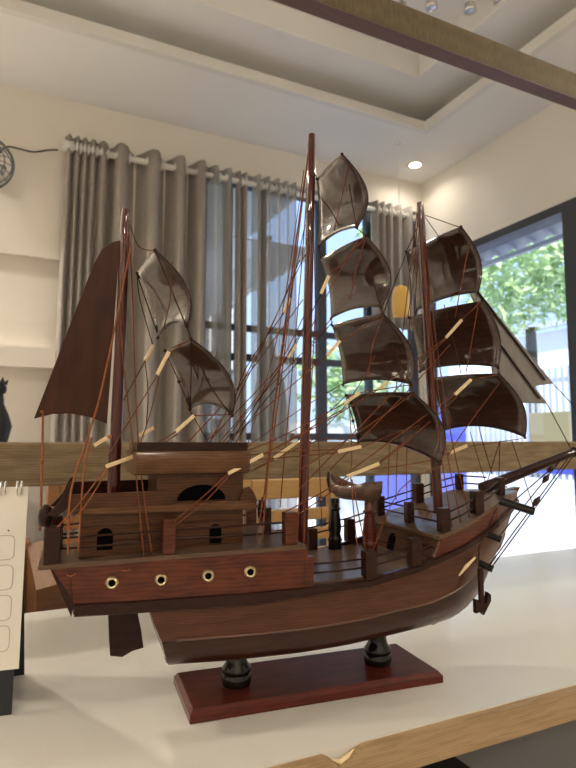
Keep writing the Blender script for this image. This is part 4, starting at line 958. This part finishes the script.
f_ = .47 if 548 < 545 and 479 > 500 else .30
q_ = pa_.lerp(pb_, f_); b = bmesh.new(); tube(b, [q_ - (pb_ - pa_).normalized() * .010, q_, q_ + (pb_ - pa_).normalized() * .010], [.0018, .0040, .0018], 8); build('rope_block', b, M['dark'], S, smooth=True)
pa_, pb_ = V((0.4015, 0, 0.2573)), V((0.1883, -0.0845, 0.1361))
rope([pa_, pb_], 'rope_dark', .0008)
f_ = .47 if 538 < 545 and 509 > 500 else .30
q_ = pa_.lerp(pb_, f_); b = bmesh.new(); tube(b, [q_ - (pb_ - pa_).normalized() * .010, q_, q_ + (pb_ - pa_).normalized() * .010], [.0018, .0040, .0018], 8); build('rope_block', b, M['dark'], S, smooth=True)
pa_, pb_ = V((0.409, 0, 0.2586)), V((0.1936, -0.083, 0.1343))
rope([pa_, pb_], 'rope_dark', .0008)
rope([ah + V((0, .003, 0)), (0.1797, -0.0787, 0.1559), (0.2146, -0.0694, 0.199)], 'rope_dark', .0008)
for p0_, p1_ in [
    ((-0.2329, -0.04, 0.2533), (-0.2063, -0.03, 0.2626)),
    ((-0.1979, 0, 0.2843), (-0.1822, 0, 0.2931)),
    ((-0.1629, -0.03, 0.2884), (-0.144, -0.03, 0.3056)),
    ((-0.1111, -0.05, 0.2446), (-0.0728, -0.05, 0.264)),
    ((-0.1839, -0.03, 0.3482), (-0.1719, -0.03, 0.3733)),
    ((-0.1925, 0.01, 0.3678), (-0.1818, 0.03, 0.3884)),
    ((-0.2441, -0.01, 0.2738), (-0.2315, -0.01, 0.2821)),
    ((-0.0437, 0, 0.2579), (-0.015, 0, 0.2776)),
    ((0.0064, -0.025, 0.4529), (0.0147, -0.03, 0.4743)),
    ((-0.0315, 0, 0.4323), (-0.0238, 0, 0.4514)),
    ((-0.0264, 0, 0.3778), (-0.0161, 0, 0.3942)),
    ((0.0136, -0.025, 0.3788), (0.0284, -0.03, 0.3968)),
    ((0.0304, -0.035, 0.3218), (0.0488, -0.04, 0.3348)),
    ((0.02, -0.04, 0.2664), (0.0493, -0.04, 0.2719)),
    ((0.0262, -0.05, 0.2385), (0.067, -0.05, 0.2525)),
    ((0.0726, -0.04, 0.339), (0.0862, -0.04, 0.349)),
    ((0.1767, -0.03, 0.4093), (0.1944, -0.04, 0.4319)),
    ((0.1807, -0.04, 0.3359), (0.2053, -0.04, 0.3556)),
    ((0.171, -0.04, 0.2641), (0.1963, -0.04, 0.2726)),
    ]: toggle(p0_, p1_)
for p_, m_ in [((-0.2934, -0.01, 0.2579), 'rope_thick'), ((-0.2958, 0, 0.3087), 'rope_thick'), ((-0.0467, -0.04, 0.3863), 'rope_thick'), ((-0.0491, -0.04, 0.3725), 'rope_thick'), ((-0.2295, -0.03, 0.283), 'rope_thick'), ((-0.2059, -0.035, 0.2678), 'rope_dark'), ((-0.1355, 0.042, 0.3168), 'rope_dark'), ((-0.1076, -0.042, 0.3077), 'rope_dark'), ((-0.1491, 0.042, 0.3487), 'rope_dark'), ((-0.1305, -0.03, 0.3448), 'rope_dark'), ((0.0836, 0.05, 0.3052), 'rope_dark')]: knot(p_, .0024, m_)
